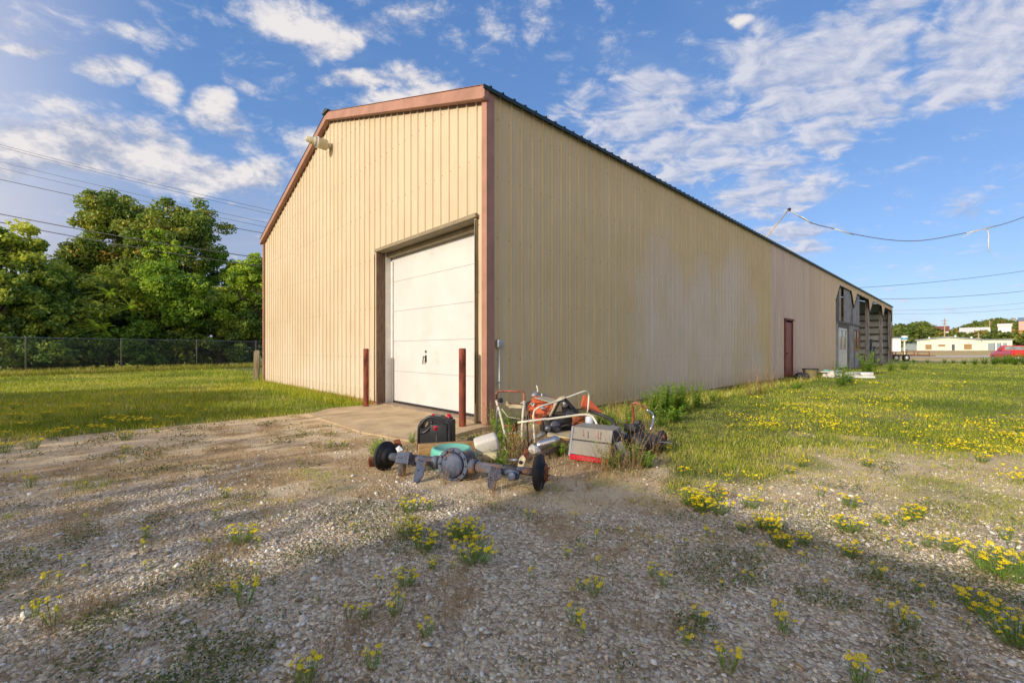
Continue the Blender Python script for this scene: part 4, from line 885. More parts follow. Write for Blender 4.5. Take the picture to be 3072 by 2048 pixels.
mb = MB(); mb.prism([(2.5, -.5, .5), (3.7, -.04, .5), (3.7, .04, .5), (2.5, .5, .5)], (0, 0, .08)); mb.build('tongue', M_rust, tr)
# pickup, seen from behind
pk = thing('pickup_truck', 'bright red pickup truck seen from behind at the right edge beyond the weeds', 'pickup truck', (50.2, 43.6, float(terrain(50, 44))-.12), rad(-32))
def loft(mb, secs, mi=0):
    n = len(secs[0]); b = len(mb.v); vs = [v for s_ in secs for v in s_]
    fs = [(i*n+k, i*n+(k+1) % n, (i+1)*n+(k+1) % n, (i+1)*n+k) for i in range(len(secs)-1) for k in range(n)]+[tuple(range(n))[::-1], tuple((len(secs)-1)*n+k for k in range(n))]
    mb.add(vs, fs, mi)
def rr(y, w_, z0, z1): return [(-w_*.5, y, z0), (-w_*.5*1.0, y, z0+(z1-z0)*.6), (-w_*.47, y, z1), (w_*.47, y, z1), (w_*.5, y, z0+(z1-z0)*.6), (w_*.5, y, z0)]
mb = MB(); loft(mb, [rr(-2.5, 1.86, .5, 1.14), rr(-2.4, 1.9, .45, 1.16), rr(-.3, 1.9, .42, 1.16)]); mb.build('bed', M_truckred, pk, bevel=.03)
mb = MB(); loft(mb, [rr(-.28, 1.9, .42, 1.14), rr(1.4, 1.9, .42, 1.12), rr(2.6, 1.82, .45, 1.02), rr(2.75, 1.7, .5, .9)]); mb.build('body', M_truckred, pk, bevel=.03)
mb = MB(); loft(mb, [rr(-.25, 1.74, 1.13, 1.18), rr(-.12, 1.56, 1.18, 1.66), rr(.7, 1.52, 1.18, 1.68), rr(1.45, 1.66, 1.1, 1.14)]); cabp = mb.build('cab', M_truckred, pk, bevel=.03)
mb = MB(); mb.prism([(-.70, -.235, 1.24), (.70, -.235, 1.24), (.64, -.155, 1.58), (-.64, -.155, 1.58)], (0, -.012, 0)); mb.build('rear_window', M_glass, cabp)
mb = MB(); mb.box((0, -2.535, .84), (1.5, .04, .5), bev=.01); mb.build('tailgate', M_truckred, pk); mb = MB(); mb.box((0, -2.62, .46), (1.8, .16, .2), bev=.02); mb.build('bumper', M_chrome, pk)
for sx in (-1, 1):
    mb = MB(); mb.box((sx*.86, -2.53, .82), (.13, .05, .34), bev=.01); mb.build('tail_light', M_redlens, pk)
    for y in (-1.6, 1.75):
        mb = MB(); mb.lathe([(.15, -.10), (.33, -.11), (.36, -.06), (.36, .06), (.33, .11), (.15, .10)], (sx*.85, y, .36), (1, 0, 0), 18); wh = mb.build('wheel', M_black, pk); mb = MB(); mb.lathe([(.19, -.12), (.19, .12)], (sx*.85, y, .36), (1, 0, 0), 12); mb.build('rim', M_chrome, wh)
#@@PART2@@
# ------------------------------------------------------------------ THE SCRAP PILE
GZ = -.06
def obj(name, mb, m, parent=None, bevel=0.): return mb.build(name, m, parent, bevel)
# rear axle
ax = thing('vehicle_axle', 'heavy blue-grey rear axle with a round cover lying in front of the scrap pile', 'axle', (0, 0, 0))
AL = Vector((-1.22, 4.20, .075)); AR = Vector((.225, 3.60, .085)); ad = (AR-AL).normalized(); side_ = ad.cross(Vector((0, 0, 1))).normalized()   # towards the camera
if side_.y > 0: side_ = -side_
AC = at(1363.5, 1389, 3.90); AC = AL+ad*(AC-AL).dot(ad); AC.z = .072
mb = MB(); mb.tube([AL+ad*.05, AL+ad*.34, AC-ad*.14], [.036, .042, .048], 16); mb.tube([AC+ad*.14, AC+ad*.60, AR-ad*.33, AR-ad*.22, AR-ad*.05], [.048, .042, .042, .030, .034], 16)
mb.lathe([(.036, -.03), (.06, -.03), (.06, .03), (.036, .03)], AC-ad*.19, ad, 16); mb.lathe([(.036, -.03), (.062, -.03), (.062, .03), (.036, .03)], AC+ad*.19, ad, 16)
obj('axle_tube', mb, M_axle, ax)
mb = MB(); ln = (side_+Vector((0, 0, .12))).normalized()
mb.lathe([(.06, -.12), (.115, -.07), (.122, .0), (.122, .035)], AC, ln, 28); mb.tube([AC-side_*.1, AC-side_*.30+Vector((0, 0, .01))], [.09, .05], 14); obj('differential_housing', mb, M_axle, ax)
mb = MB(); mb.lathe([(.12, .030), (.150, .030), (.150, .046), (.118, .046)], AC, ln, 32, smooth=False, caps=False); mb.lathe([(.112, .040), (.108, .056), (.09, .066), (.05, .074), (.0, .077)], AC, ln, 32)
cv = obj('cover', mb, M_axleblue, ax)
e1 = ln.cross(Vector((0, 0, 1))).normalized(); e2 = e1.cross(ln)
mb = MB()
for k in range(12):
    a = 2*PI*k/12; mb.lathe([(.009, 0), (.009, .008), (.0, .009)], AC+ln*.048+(e1*math.cos(a)+e2*math.sin(a))*.130, ln, 6)
mb.lathe([(.02, 0), (.018, .012), (.0, .014)], AC+ln*.064+e1*.062*(-1 if e1.x > 0 else 1)+e2*.055*(1 if e2.z > 0 else -1), ln, 8); obj('cover_bolts', mb, M_axleblue, cv)
mb = MB(); dl = (ad+Vector((-.25, -.62, 0))*.22).normalized(); mb.lathe([(.03, -.018), (.134, -.016), (.14, -.010), (.14, .010), (.134, .014), (.085, .016), (.075, .055), (.03, .06)], AL, dl, 28); obj('brake_disc', mb, M_rotor, ax)
mb = MB(); dr = (ad+Vector((.25, .0, .03))).normalized(); c = AR+Vector((0, 0, .0)); mb.lathe([(.03, -.05), (.05, -.05), (.142, -.022), (.148, -.01), (.148, .012), (.14, .022), (.08, .022), (.075, .055), (.04, .06)], c, dr, 28); obj('brake_disc', mb, M_rotor, ax)
mb = MB()
for k in range(5):
    a = 2*PI*k/5; q_ = c+dr*.05+(Vector((0, 0, 1))*math.sin(a)+dr.cross(Vector((0, 0, 1))).normalized()*math.cos(a))*.052; mb.tube([q_, q_+dr*.035], .006, 6)
mb.lathe([(.07, .056), (.07, .062)], c, dr, 20); obj('hub_studs', mb, M_rust, ax)
def plate(name, pts, th, m, parent, holes=(), bevel=.003):
    pts = [Vector(p) for p in pts]; n_ = (pts[1]-pts[0]).cross(pts[2]-pts[0]).normalized()
    if n_.y > 0: n_ = -n_
    mb = MB(); mb.prism(pts, -n_*th); o = obj(name, mb, m, parent, bevel)
    if holes:
        mb = MB()
        for (h, r) in holes: mb.lathe([(r, -.001), (r, .0015)], Vector(h)+n_*.0008, n_, 10)
        obj('bolt_holes', mb, M_black, o)
    return o
# folded steel spring seats and brackets, points read off the photo at their own distance
Y1 = 4.02
plate('spring_seat', [z1(430, 895, Y1), z1(570, 890, Y1-.02), z1(545, 1030, Y1-.06), z1(395, 1010, Y1-.05)], .05, M_axleblue, ax, [(z1(441, 955, Y1-.055), .006)])
plate('spring_seat', [z1(575, 890, Y1-.02), z1(645, 950, Y1+.06), z1(650, 1060, Y1+.02), z1(560, 1030, Y1-.04)], .01, M_axle, ax)
Y2 = 3.88
plate('bracket', [z1(655, 965, Y2), z1(760, 985, Y2), z1(715, 1165, Y2-.08), z1(640, 1255, Y2-.10), z1(605, 1215, Y2-.10), z1(625, 1110, Y2-.04)], .035, M_axleblue, ax, [(z1(692, 995, Y2-.02), .006), (z1(660, 1100, Y2-.055), .007)])
Y3 = 3.62
plate('bracket', [z1(1490, 1050, Y3), z1(1600, 1075, Y3), z1(1612, 1190, Y3-.04), z1(1550, 1215, Y3-.05), z1(1448, 1200, Y3-.05)], .03, M_axleblue, ax, [(z1(1542, 1085, Y3-.025), .0055), (z1(1478, 1180, Y3-.05), .006), (z1(1526, 1168, Y3-.05), .005), (z1(1500, 1065, Y3-.02), .005)])
plate('bracket', [z1(1452, 1210, Y3-.05), z1(1550, 1222, Y3-.06), z1(1535, 1325, Y3-.05), z1(1490, 1332, Y3-.05), z1(1450, 1290, Y3-.05)], .04, M_axleblue, ax)
mb = MB(); mb.tube([z1(1640, 1130, 3.66), z1(1720, 1110, 3.62), z1(1810, 1125, 3.62), z1(1790, 1180, 3.60), z1(1690, 1190, 3.60)], .022, 8); mb.lathe([(.028, -.02), (.034, -.015), (.034, .015), (.028, .02)], z1(1735, 1165, 3.58), ln, 14); obj('brake_hose_bracket', mb, M_axleblue, ax)
mb = MB(); mb.lathe([(.0, -.08), (.035, -.08), (.035, .05), (.045, .06), (.045, .08)], z1(480, 1075, 4.02), (0, 0, 1), 14); obj('shock_mount', mb, M_axle, ax)
plate('bracket', [z1(385, 760, 4.30), z1(450, 745, 4.32), z1(485, 830, 4.32), z1(475, 880, 4.30), z1(410, 880, 4.28), z1(395, 830, 4.28)], .03, M_rust, ax)
plate('bracket', [z1(400, 850, 4.22), z1(445, 815, 4.22), z1(500, 870, 4.2), z1(430, 900, 4.2)], .02, M_steel, ax)
mb = MB(); mb.box(z1(150, 1000, 4.35), (.09, .07, .08), .4, bev=.006); obj('spindle_block', mb, M_rust, ax)
# timber behind it
tb = MB(); a = Vector((-1.01, 4.70, GZ+.066)); b = Vector((-.36, 4.90, GZ+.076)); an = math.atan2(b.y-a.y, b.x-a.x)
tb.box((a+b)/2, ((b-a).length, .10, .13), an, bev=.004); tag(obj('timber', tb, M_lumber), 'short square yellow timber lying between the black jug and the axle', 'timber')
# black jug
jug = thing('drain_jug', 'black plastic drain jug with two red caps standing on the concrete apron edge', 'jug', (-.88, 5.06, GZ), rad(-9))
mb = MB()
out_ = [(-.205, 0), (.21, 0), (.21, .335), (.195, .352), (.13, .352), (.115, .365), (.06, .395), (-.03, .405), (-.10, .385), (-.165, .335), (-.200, .27)]
hole = [(-.115+.062*math.cos(a)*math.cos(.85)-.021*math.sin(a)*math.sin(.85), .290+.062*math.cos(a)*math.sin(.85)+.021*math.sin(a)*math.cos(.85)) for a in [-2*PI*k/12+2.2 for k in range(13)]]
poly = out_[:10]+hole+[(-.1651, .3351)]+out_[10:]
n_ = len(poly)
for y0, y1 in ((-.072, .072),):
    vs = [(p[0], y0, p[1]) for p in poly]+[(p[0], y1, p[1]) for p in poly]
    mb.add(vs, [tuple(range(n_)), tuple(range(n_, 2*n_))[::-1]]+[((k+1) % n_, k, n_+k, n_+(k+1) % n_) for k in range(n_)])
obj('body', mb, M_blackp, jug)
mb = MB(); mb.box((.055, -.078, .165), (.20, .012, .27), bev=.005); obj('front_panel', mb, M_blackp, jug)
mb = MB(); mb.tube(bend([(-.188, -.066, .03), (-.188, -.066, .265), (-.09, -.066, .378), (-.02, -.066, .388), (.10, -.066, .352), (.115, -.066, .325), (.192, -.066, .325), (.192, -.066, .02)], .04), .017, 8); hd = obj('moulded_edge', mb, M_blackp, jug)
mb = MB(); mb.tube(bend([(-.17, -.066, .19), (-.10, -.066, .215), (-.035, -.066, .28), (-.03, -.066, .35)], .03), .016, 8); obj('handle_root', mb, M_blackp, jug)
mb = MB(); mb.lathe([(.036, .0), (.036, .02)], (.165, 0, .36), n=16); obj('neck', mb, M_blackp, jug)
mb = MB(); mb.lathe([(.026, 0), (.028, .006), (.028, .022), (.018, .024), (.012, .034), (.0, .034)], (.155, 0, .372), n=14); mb.box((.155, 0, .408), (.045, .012, .018), .4); obj('large_cap', mb, M_redcap, jug)
mb = MB(); mb.lathe([(.017, 0), (.017, .018), (.010, .024), (.0, .024)], (-.02, -.045, .385), n=12); mb.box((-.02, -.045, .414), (.026, .010, .014), .4); obj('small_cap', mb, M_redcap, jug)
mb = MB(); mb.lathe([(.027, 0), (.027, .004)], (.022, -.082, .262), (0, -1, 0), 20); em = obj('round_emblem', mb, M_redcap, jug)
mb = MB(); mb.box((.022, -.088, .262), (.012, .004, .030), bev=.0015); mb.box((.022, -.088, .262), (.024, .004, .006)); obj('emblem_mark', mb, M_blackp, em)
mb = MB(); mb.tube([(.03, -.086, .05), (.03, -.086, .19)], .004, 5); obj('sight_rib', mb, M_grey, jug)
# teal tub upside down
mb = MB(); c = at(1355, 1395, 4.36); c.z = GZ
mb.lathe([(.222, .0), (.226, .01), (.218, .02), (.205, .15), (.203, .165), (.19, .182), (.17, .186), (.165, .180), (.0, .180)], c, n=36); tag(obj('plastic_tub', mb, M_teal), 'upside-down teal plastic tub behind the round axle cover', 'tub')
# white jug lying at an angle
wj = thing('white_jug', 'dirty white plastic jug tipped on its side right of the yellow timber', 'jug', z1(1440, 800, 4.50), 0)
wj.rotation_euler = (rad(12), rad(-16), rad(6))
mb = MB(); mb.box((0, 0, .0), (.245, .17, .155), bev=.032); obj('body', mb, M_whitepl, wj)
mb = MB(); mb.tube([(-.085, -.01, -.05), (-.115, -.01, -.14), (-.105, -.01, -.165)], [.06, .045, .03], 12); obj('shoulder', mb, M_whitepl, wj)
mb = MB(); mb.lathe([(.03, 0), (.03, .03)], (-.105, -.01, -.19), n=12); obj('cap', mb, M_whitepl, wj)
# ribbed hose end
mb = MB(); c = z1(1490, 930, 4.35); pr = []
for k in range(12): pr += [(.045, k*.012), (.060-.001*k, k*.012+.004), (.060-.001*k, k*.012+.008)]
mb.lathe(pr, c-Vector((.06, 0, .02)), (.9, -.3, .15), 18); tag(obj('ribbed_hose', mb, mat('beige_hose', lin(190, 178, 140), .6, var=.15)), 'short length of beige ribbed hose under the white jug', 'hose')
# mower-type handle frame
hf = thing('handle_frame', 'rusty pink U-shaped handle on flaking white legs standing left in the pile', 'handle frame', (0, 0, 0))
Yh = 5.02
mb = MB(); mb.tube(bend([z1(1550, 310, Yh), z1(1548, 200, Yh), z1(1868, 205, Yh+.05), z1(1868, 320, Yh+.05)], .06), .0135, 10); obj('handle', mb, M_rusttube, hf)
mb = MB(); mb.tube(bend([z1(1550, 300, Yh-.01), z1(1600, 470, Yh-.02), z1(1650, 690, Yh-.05), z1(1690, 790, Yh-.08)], .05), .0145, 10); obj('leg', mb, M_flake, hf)
mb = MB(); mb.tube(bend([z1(1868, 312, Yh+.04), z1(1855, 450, Yh), z1(1843, 640, Yh-.05), z1(1850, 860, Yh-.12)], .05), .0145, 10); obj('leg', mb, M_flake, hf)
mb = MB(); mb.tube([z1(1565, 330, Yh+.1), z1(1560, 520, Yh+.12), z1(1552, 700, Yh+.15)], .010, 8); obj('rear_strut', mb, M_steel, hf)
mb = MB(); P_ = [z1(1620, 300, Yh), z1(1650, 350, Yh), z1(1700, 392, Yh), z1(1850, 398, Yh), z1(1862, 330, Yh+.02), z1(1850, 318, Yh+.02), z1(1815, 350, Yh), z1(1720, 352, Yh), z1(1660, 310, Yh)]
mb.prism(P_, (0, .03, 0)); obj('control_panel', mb, M_beige, hf, .004)
mb = MB(); mb.tube([z1(1680, 338, Yh-.01), z1(1850, 348, Yh-.01)], .005, 6); obj('crossbar', mb, M_rust, hf)
mb = MB(); mb.box(z1(1597, 305, Yh-.02), (.05, .05, .05), .3, bev=.008); obj('clamp', mb, M_dark, hf)
mb = MB(); mb.tube([z1(1610, 400, Yh-.02), z1(1680, 490, Yh-.05), z1(1760, 508, Yh-.05), z1(1850, 522, Yh-.04)], .0035, 5); obj('cable', mb, M_tubew, hf)
# wheel with white rim arc inside the frame
wl = thing('small_wheel', 'half-buried small wheel with a chalky white rim inside the handle frame', 'wheel', z1(1750, 790, 5.0))
mb = MB(); A_ = [Vector((math.cos(a)*.115, 0, math.sin(a)*.115)) for a in [PI*2*k/28 for k in range(29)]]; mb.tube(A_, .013, 8, cap=False); obj('rim', mb, M_flake, wl)
mb = MB(); A_ = [v*.78+Vector((0, .02, 0)) for v in A_]; mb.tube(A_, .022, 8, cap=False); mb.lathe([(.02, -.03), (.03, 0), (.02, .03)], (0, 0, 0), (0, 1, 0), 12); obj('hub_ring', mb, M_orange, wl)
mb = MB()
for k in range(3): a = k*PI/3+.3; mb.tube([Vector((math.cos(a)*.11, 0, math.sin(a)*.11)), Vector((-math.cos(a)*.11, 0, -math.sin(a)*.11))], .008, 6)
obj('spokes', mb, M_rust, wl)
# rusty linkage bars in the frame
mb = MB(); mb.tube([z1(1640, 590, 4.98), z1(1740, 605, 4.96), z1(1860, 560, 5.0)], .009, 6); mb.tube([z1(1765, 560, 4.94), z1(1735, 660, 4.94), z1(1745, 800, 4.92)], .013, 6); mb.tube([z1(1735, 600, 4.94), z1(1800, 700, 4.95)], .008, 6)
tag(obj('linkage_bars', mb, M_rust), 'thin rusty linkage bars crossing inside the handle frame', 'scrap bars')
# orange machine housing
mh = thing('machine_housing', 'orange rusty machine housing lying tilted on top of the pile', 'machine housing', (0, 0, 0))
Yo = 5.35
mb = MB(); mb.prism([z2(755, 530, Yo), z2(880, 360, Yo+.05), z2(1110, 430, Yo+.02), z2(1225, 470, Yo), z2(1050, 660, Yo-.05), z2(990, 790, Yo), z2(880, 740, Yo), z2(790, 620, Yo)], (.05, .34, .05)); obj('shell', mb, M_orange, mh, .012)
mb = MB(); mb.prism([z2(890, 352, Yo+.03), z2(1010, 335, Yo+.2), z2(1080, 328, Yo+.3), z2(1270, 392, Yo+.25), z2(1200, 440, Yo+.02)], (0, .02, .012)); obj('top_panel', mb, M_beige, mh, .004)
mb = MB(); mb.prism([z2(1040, 650, Yo-.07), z2(1180, 460, Yo-.07), z2(1200, 470, Yo-.07), z2(1065, 665, Yo-.07)], (0, -.03, 0)); obj('seam_flange', mb, M_rusttube, mh, .003)
mb = MB(); mb.prism([z2(842, 405, Yo-.012), z2(888, 440, Yo-.012), z2(860, 480, Yo-.012), z2(815, 440, Yo-.012)], (0, -.003, 0)); lb_ = obj('sticker', mb, M_white, mh)
mb = MB(); mb.prism([z2(845, 425, Yo-.018), z2(860, 437, Yo-.018), z2(845, 455, Yo-.018), z2(830, 440, Yo-.018)], (0, -.002, 0)); obj('sticker_print', mb, M_black, lb_)
mb = MB(); mb.lathe([(.025, 0), (.03, .01), (.02, .03), (.0, .034)], z2(1025, 515, Yo-.03), (0, -1, .2), 12); obj('round_cap', mb, M_chrome, mh)
mb = MB(); mb.prism([z2(740, 420, Yo+.2), z2(860, 380, Yo+.2), z2(800, 520, Yo+.2), z2(745, 560, Yo+.2)], (0, .05, 0)); obj('side_lever', mb, M_dark, mh, .004)
mb = MB(); mb.tube(bend([z2(895, 285, 5.6), z2(945, 230, 5.6), z2(918, 140, 5.6)], .03), .008, 7); mb.tube([z2(1003, 330, 5.6), z2(1002, 270, 5.6)], .008, 7); obj('bent_rod', mb, M_tubew, mh)
mb = MB(); mb.lathe([(.04, 0), (.045, .03), (.04, .09), (.02, .10)], z2(850, 330, 5.62), (.5, 0, .4), 12); mb.box(z2(960, 310, 5.65), (.16, .12, .05), .2, bev=.01); obj('carburettor', mb, M_steel, mh)
# black triangular bracket with knob
bk = thing('angle_frame', 'black peaked steel frame with a round silver knob, centre of the pile', 'steel frame', (0, 0, 0)); Yk = 5.18
mb = MB()
fr = [z2(1035, 810, Yk), z2(1130, 640, Yk), z2(1255, 400, Yk), z2(1330, 345, Yk), z2(1385, 335, Yk), z2(1480, 430, Yk+.05), z2(1610, 580, Yk+.1), z2(1600, 640, Yk+.1), z2(1540, 590, Yk+.08), z2(1440, 470, Yk+.05), z2(1370, 390, Yk), z2(1310, 400, Yk), z2(1200, 620, Yk), z2(1090, 850, Yk)]
mb.prism(fr, (0, .14, .0)); obj('arch', mb, M_dark, bk, .004)
mb = MB(); mb.prism([z2(1130, 640, Yk-.01), z2(1250, 400, Yk-.01), z2(1330, 340, Yk-.01), z2(1388, 330, Yk-.01), z2(1380, 348, Yk-.01), z2(1335, 358, Yk-.01), z2(1268, 410, Yk-.01), z2(1150, 640, Yk-.01)], (0, .16, 0)); obj('front_lip', mb, M_beige, bk)
pp = [z2(1315, 400, Yk+.1), z2(1440, 420, Yk+.12), z2(1570, 550, Yk+.12), z2(1500, 710, Yk+.1), z2(1330, 570, Yk+.1)]; mb = MB(); mb.prism(pp, (0, .012, 0)); pl_ = obj('perforated_plate', mb, M_plate, bk)
mb = MB()
for (hx, hy) in ((1395, 495), (1445, 490), (1490, 520), (1400, 545), (1450, 550), (1512, 555), (1420, 590), (1470, 600), (1530, 600)): mb.lathe([(.0075, 0), (.0075, .002)], z2(hx, hy, Yk+.098), (0, -1, 0), 8)
obj('holes', mb, M_black, pl_)
mb = MB(); mb.lathe([(.048, 0), (.05, .01), (.046, .018), (.036, .012), (.034, .016), (.012, .022), (.0, .02)], z2(1365, 425, Yk+.05), (.1, -1, .1), 20); kn = obj('knob', mb, M_chrome, bk)
mb = MB(); mb.prism([z2(1345, 400, Yk+.022), z2(1375, 425, Yk+.022), z2(1345, 450, Yk+.022)], (0, -.003, 0)); obj('knob_face', mb, M_white, kn)
# dark machinery below the frame
de = thing('engine_block', 'greasy black small engine half hidden under the white tubes', 'engine', (0, 0, 0))
mb = MB(); mb.box(z2(1260, 760, 5.35), (.40, .26, .20), .15, bev=.02); obj('crankcase', mb, M_dark, de)
mb = MB()
for k in range(6): mb.box(z2(1420, 740, 5.3)+Vector((0, 0, -.05+k*.024)), (.16, .16, .008), .2)
obj('cooling_fins', mb, M_dark, de)
mb = MB(); mb.lathe([(.0, 0), (.06, .0), (.07, .02), (.07, .05), (.05, .06), (.0, .06)], z2(1215, 800, 5.16), (.1, -1, .1), 18); obj('pulley', mb, M_plate, de)
mb = MB(); mb.lathe([(.0, 0), (.036, .0), (.040, .02), (.03, .05), (.0, .055)], z2(1105, 830, 5.08), (-.3, -1, .1), 14); obj('filter_cup', mb, M_steel, de)
mb = MB(); mb.tube(bend([z2(1290, 820, 5.1), z2(1380, 780, 5.05), z2(1500, 790, 5.05)], .05), .012, 7); mb.tube(bend([z2(800, 560, 5.1), z2(760, 700, 5.05), z2(770, 900, 4.98), z2(790, 1100, 4.9)], .05), .011, 7); obj('black_hose', mb, M_black, de)
# white tube frame (two bent hoops)
tf = thing('tube_frame', 'cream tubular bed or chair frame of two bent hoops lying across the pile', 'tube frame', (0, 0, 0))
mb = MB(); mb.tube(bend([z2(610, 742, 4.86), z2(1080, 680, 4.90), z3(0, 688, 4.90), z3(600, 606, 4.95), z3(730, 620, 4.95), z3(795, 720, 4.93), z3(828, 810, 4.90)], .06), .0125, 10); obj('hoop', mb, M_tubew, tf)
mb = MB(); mb.tube(bend([z2(890, 1075, 4.84), z2(866, 720, 4.95), z2(868, 560, 5.0), z2(940, 495, 5.0), z2(1250, 395, 5.15), z3(640, 222, 5.35), z3(688, 290, 5.4), z3(668, 575, 5.35)], .055), .0115, 10); obj('hoop', mb, M_tubew, tf)
# plywood, pipes, muffler, log
mb = MB(); mb.prism([z2(1095, 900, 4.98), z2(1135, 880, 5.25), z2(1480, 860, 5.25), z2(1455, 985, 4.80), z2(1092, 945, 4.90)], (0, 0, -.02)); tag(obj('plywood_board', mb, M_beige, bevel=.002), 'grey-beige plywood board under the black frame, left of the cabinet', 'board')
mb = MB(); mb.prism([z2(1095, 965, 4.88), z2(1450, 1000, 4.78), z2(1450, 1035, 4.80), z2(1180, 1015, 4.85)], (0, .05, 0)); tag(obj('lumber_strip', mb, M_lumber), 'thin yellow lumber strip under the plywood board', 'lumber')
mf = MB(); mf.lathe([(.02, 0), (.045, .03), (.052, .06), (.052, .21), (.045, .25), (.02, .28)], z2(900, 1130, 4.75), (.95, .1, .28), 18); tag(obj('muffler', mf, M_chrome), 'dented silver muffler lying below the plywood board', 'muffler')
mb = MB(); mb.tube([z2(790, 1015, 4.98), z2(1045, 920, 5.08)], .027, 12); mb.tube([z2(770, 920, 5.1), z2(880, 850, 5.15)], .02, 10); tag(obj('white_pipe', mb, M_whitepl), 'two short dirty white pipes lying left of the plywood board', 'pipe')
mb = MB(); mb.lathe([(.0, 0), (.04, .005), (.048, .03), (.048, .12), (.03, .14), (.0, .145)], z2(800, 1130, 4.72), (.9, -.2, -.6), 14); tag(obj('white_can', mb, M_whitepl), 'dirty white can lying beside the silver muffler', 'can')
mb = MB(); mb.tube([z2(810, 1310, 4.45), z2(1050, 1240, 4.60), z2(1290, 1150, 4.75)], [.028, .032, .026], 9); tag(obj('log', mb, M_bark), 'thin grey log lying on the ground below the muffler', 'log')
rb = thing('rusty_bracket', 'rusty folded bracket with one big hole behind the axle', 'bracket', (0, 0, 0)); Yr = 4.05
mb = MB(); mb.prism([z2(720, 1160, Yr), z2(790, 1185, Yr), z2(770, 1330, Yr-.02), z2(735, 1330, Yr-.03), z2(700, 1270, Yr)], (0, .02, 0)); obj('upper_flange', mb, M_rust, rb, .003)
mb = MB(); mb.prism([z2(700, 1265, Yr-.03), z2(745, 1330, Yr-.04), z2(700, 1465, Yr-.05), z2(610, 1460, Yr-.05), z2(635, 1330, Yr-.04)], (0, .012, 0)); fp2 = obj('plate', mb, M_beige, rb, .003)
mb = MB(); mb.lathe([(.018, 0), (.018, .002)], z2(657, 1385, Yr-.052), (0, -1, 0), 14); obj('hole', mb, M_black, fp2)
mb = MB(); mb.tube([z2(485, 1350, Yr+.1), z2(620, 1345, Yr+.05)], .016, 8); obj('pin', mb, M_steel, rb)
# small dark bracket on grass right of the jug
mb = MB(); c = z1(1265, 760, 4.95); mb.box(c, (.10, .05, .03), .3, bev=.006); mb.tube([c+Vector((-.04, 0, -.05)), c+Vector((-.03, 0, .03)), c+Vector((.03, 0, .035)), c+Vector((.05, 0, -.05))], .012, 6); tag(obj('black_fitting', mb, M_dark), 'small black metal fitting between the jugs', 'fitting')
# grey cabinet
cb = thing('metal_cabinet', 'battered grey sheet metal box front with a red lens strip along its lower edge', 'metal cabinet', (0, 0, 0)); Yc = 4.46
TL = z3(415, 800, Yc+.10); TR_ = z3(1078, 872, Yc+.02); BR = z3(1010, 1335, Yc-.08); BL = z3(360, 1240, Yc)
def lerp(a, b, t): return a+(b-a)*t
back = Vector((.16, .30, -.01))
mb = MB(); mb.prism([TL, lerp(TL, BL, .46), lerp(TR_, BR, .46), TR_], back); obj('upper_drawer', mb, M_greycab, cb, .006)
mb = MB(); mb.prism([lerp(TL, BL, .50), BL, BR, lerp(TR_, BR, .50)], back); obj('lower_drawer', mb, M_greycab, cb, .006)
mb = MB(); mb.prism([lerp(lerp(TL, BL, .44), lerp(TR_, BR, .44), .02)+Vector((0, .01, 0)), lerp(lerp(TL, BL, .52), lerp(TR_, BR, .52), .02)+Vector((0, .01, 0)), lerp(lerp(TL, BL, .52), lerp(TR_, BR, .52), .98)+Vector((0, .01, 0)), lerp(lerp(TL, BL, .44), lerp(TR_, BR, .44), .98)+Vector((0, .01, 0))], back*.9); obj('groove', mb, M_dark, cb)
mb = MB(); mb.prism([TL+Vector((-.006, -.006, .004)), BL+Vector((-.010, -.006, -.02)), BL+Vector((.012, -.006, -.02)), TL+Vector((.012, -.006, .004))], (0, -.006, 0)); obj('edge_strip', mb, M_galv, cb)
for (a, b) in (((592, 855), (596, 950)), ((838, 870), (832, 990))):
    mb = MB(); mb.tube([z3(a[0], a[1], Yc-.0), z3(b[0], b[1], Yc-.02)], .0045, 6); mb.lathe([(.009, 0), (.009, .003)], z3(b[0], b[1], Yc-.02), (0, -1, 0), 10); obj('slot', mb, M_rusttube, cb)
mb = MB(); mb.prism([z3(365, 1250, Yc-.01), z3(365, 1335, Yc-.02), z3(810, 1395, Yc-.07), z3(1000, 1420, Yc-.08), z3(1005, 1350, Yc-.08), z3(800, 1310, Yc-.06)], (.02, .05, 0)); obj('red_lens_strip', mb, M_redlens, cb, .008)
mb = MB(); mb.prism([TR_+Vector((.003, .0, 0)), BR+Vector((.003, 0, 0)), BR+Vector((.06, .05, .08)), z3(1190, 1060, Yc+.1), z3(1300, 960, Yc+.25), z3(1180, 890, Yc+.2)], (.01, .02, 0)); obj('side_panel', mb, M_dark, cb)
# rusted sheet metal triangle, fender hoop, blade strips
mb = MB(); mb.prism([z3(600, 292, 5.75), z3(625, 295, 5.75), z3(700, 360, 5.75), z3(905, 580, 5.7), z3(700, 560, 5.6), z3(560, 500, 5.6), z3(560, 440, 5.65)], (0, .02, 0)); tag(obj('sheet_metal', mb, M_orange, bevel=.002), 'pointed orange rusty sheet metal standing up behind the tube hoops', 'sheet metal')
mb = MB(); mb.tube(bend([z3(690, 550, 5.3), z3(780, 585, 5.2), z3(960, 640, 5.1), z3(1080, 720, 5.0), z3(1110, 790, 4.95), z3(1180, 880, 4.85)], .08), .020, 10); tag(obj('fender_hoop', mb, M_dark), 'curved dark fender hoop running down behind the metal cabinet', 'fender')
mb = MB(); mb.lathe([(.0, 0), (.048, 0), (.05, .01), (.05, .125), (.044, .135), (.0, .135)], z3(695, 810, 5.0), (.02, 0, 1), 20); tag(obj('filter_canister', mb, mat('bluish_white_paint', lin(196, 204, 220), .4, var=.05)), 'bluish white filter canister standing between tube hoops and cabinet', 'canister')
mb = MB(); pr = []
for k in range(5): pr += [(.03, k*.025), (.06, k*.025+.006), (.06, k*.025+.014), (.03, k*.025+.02)]
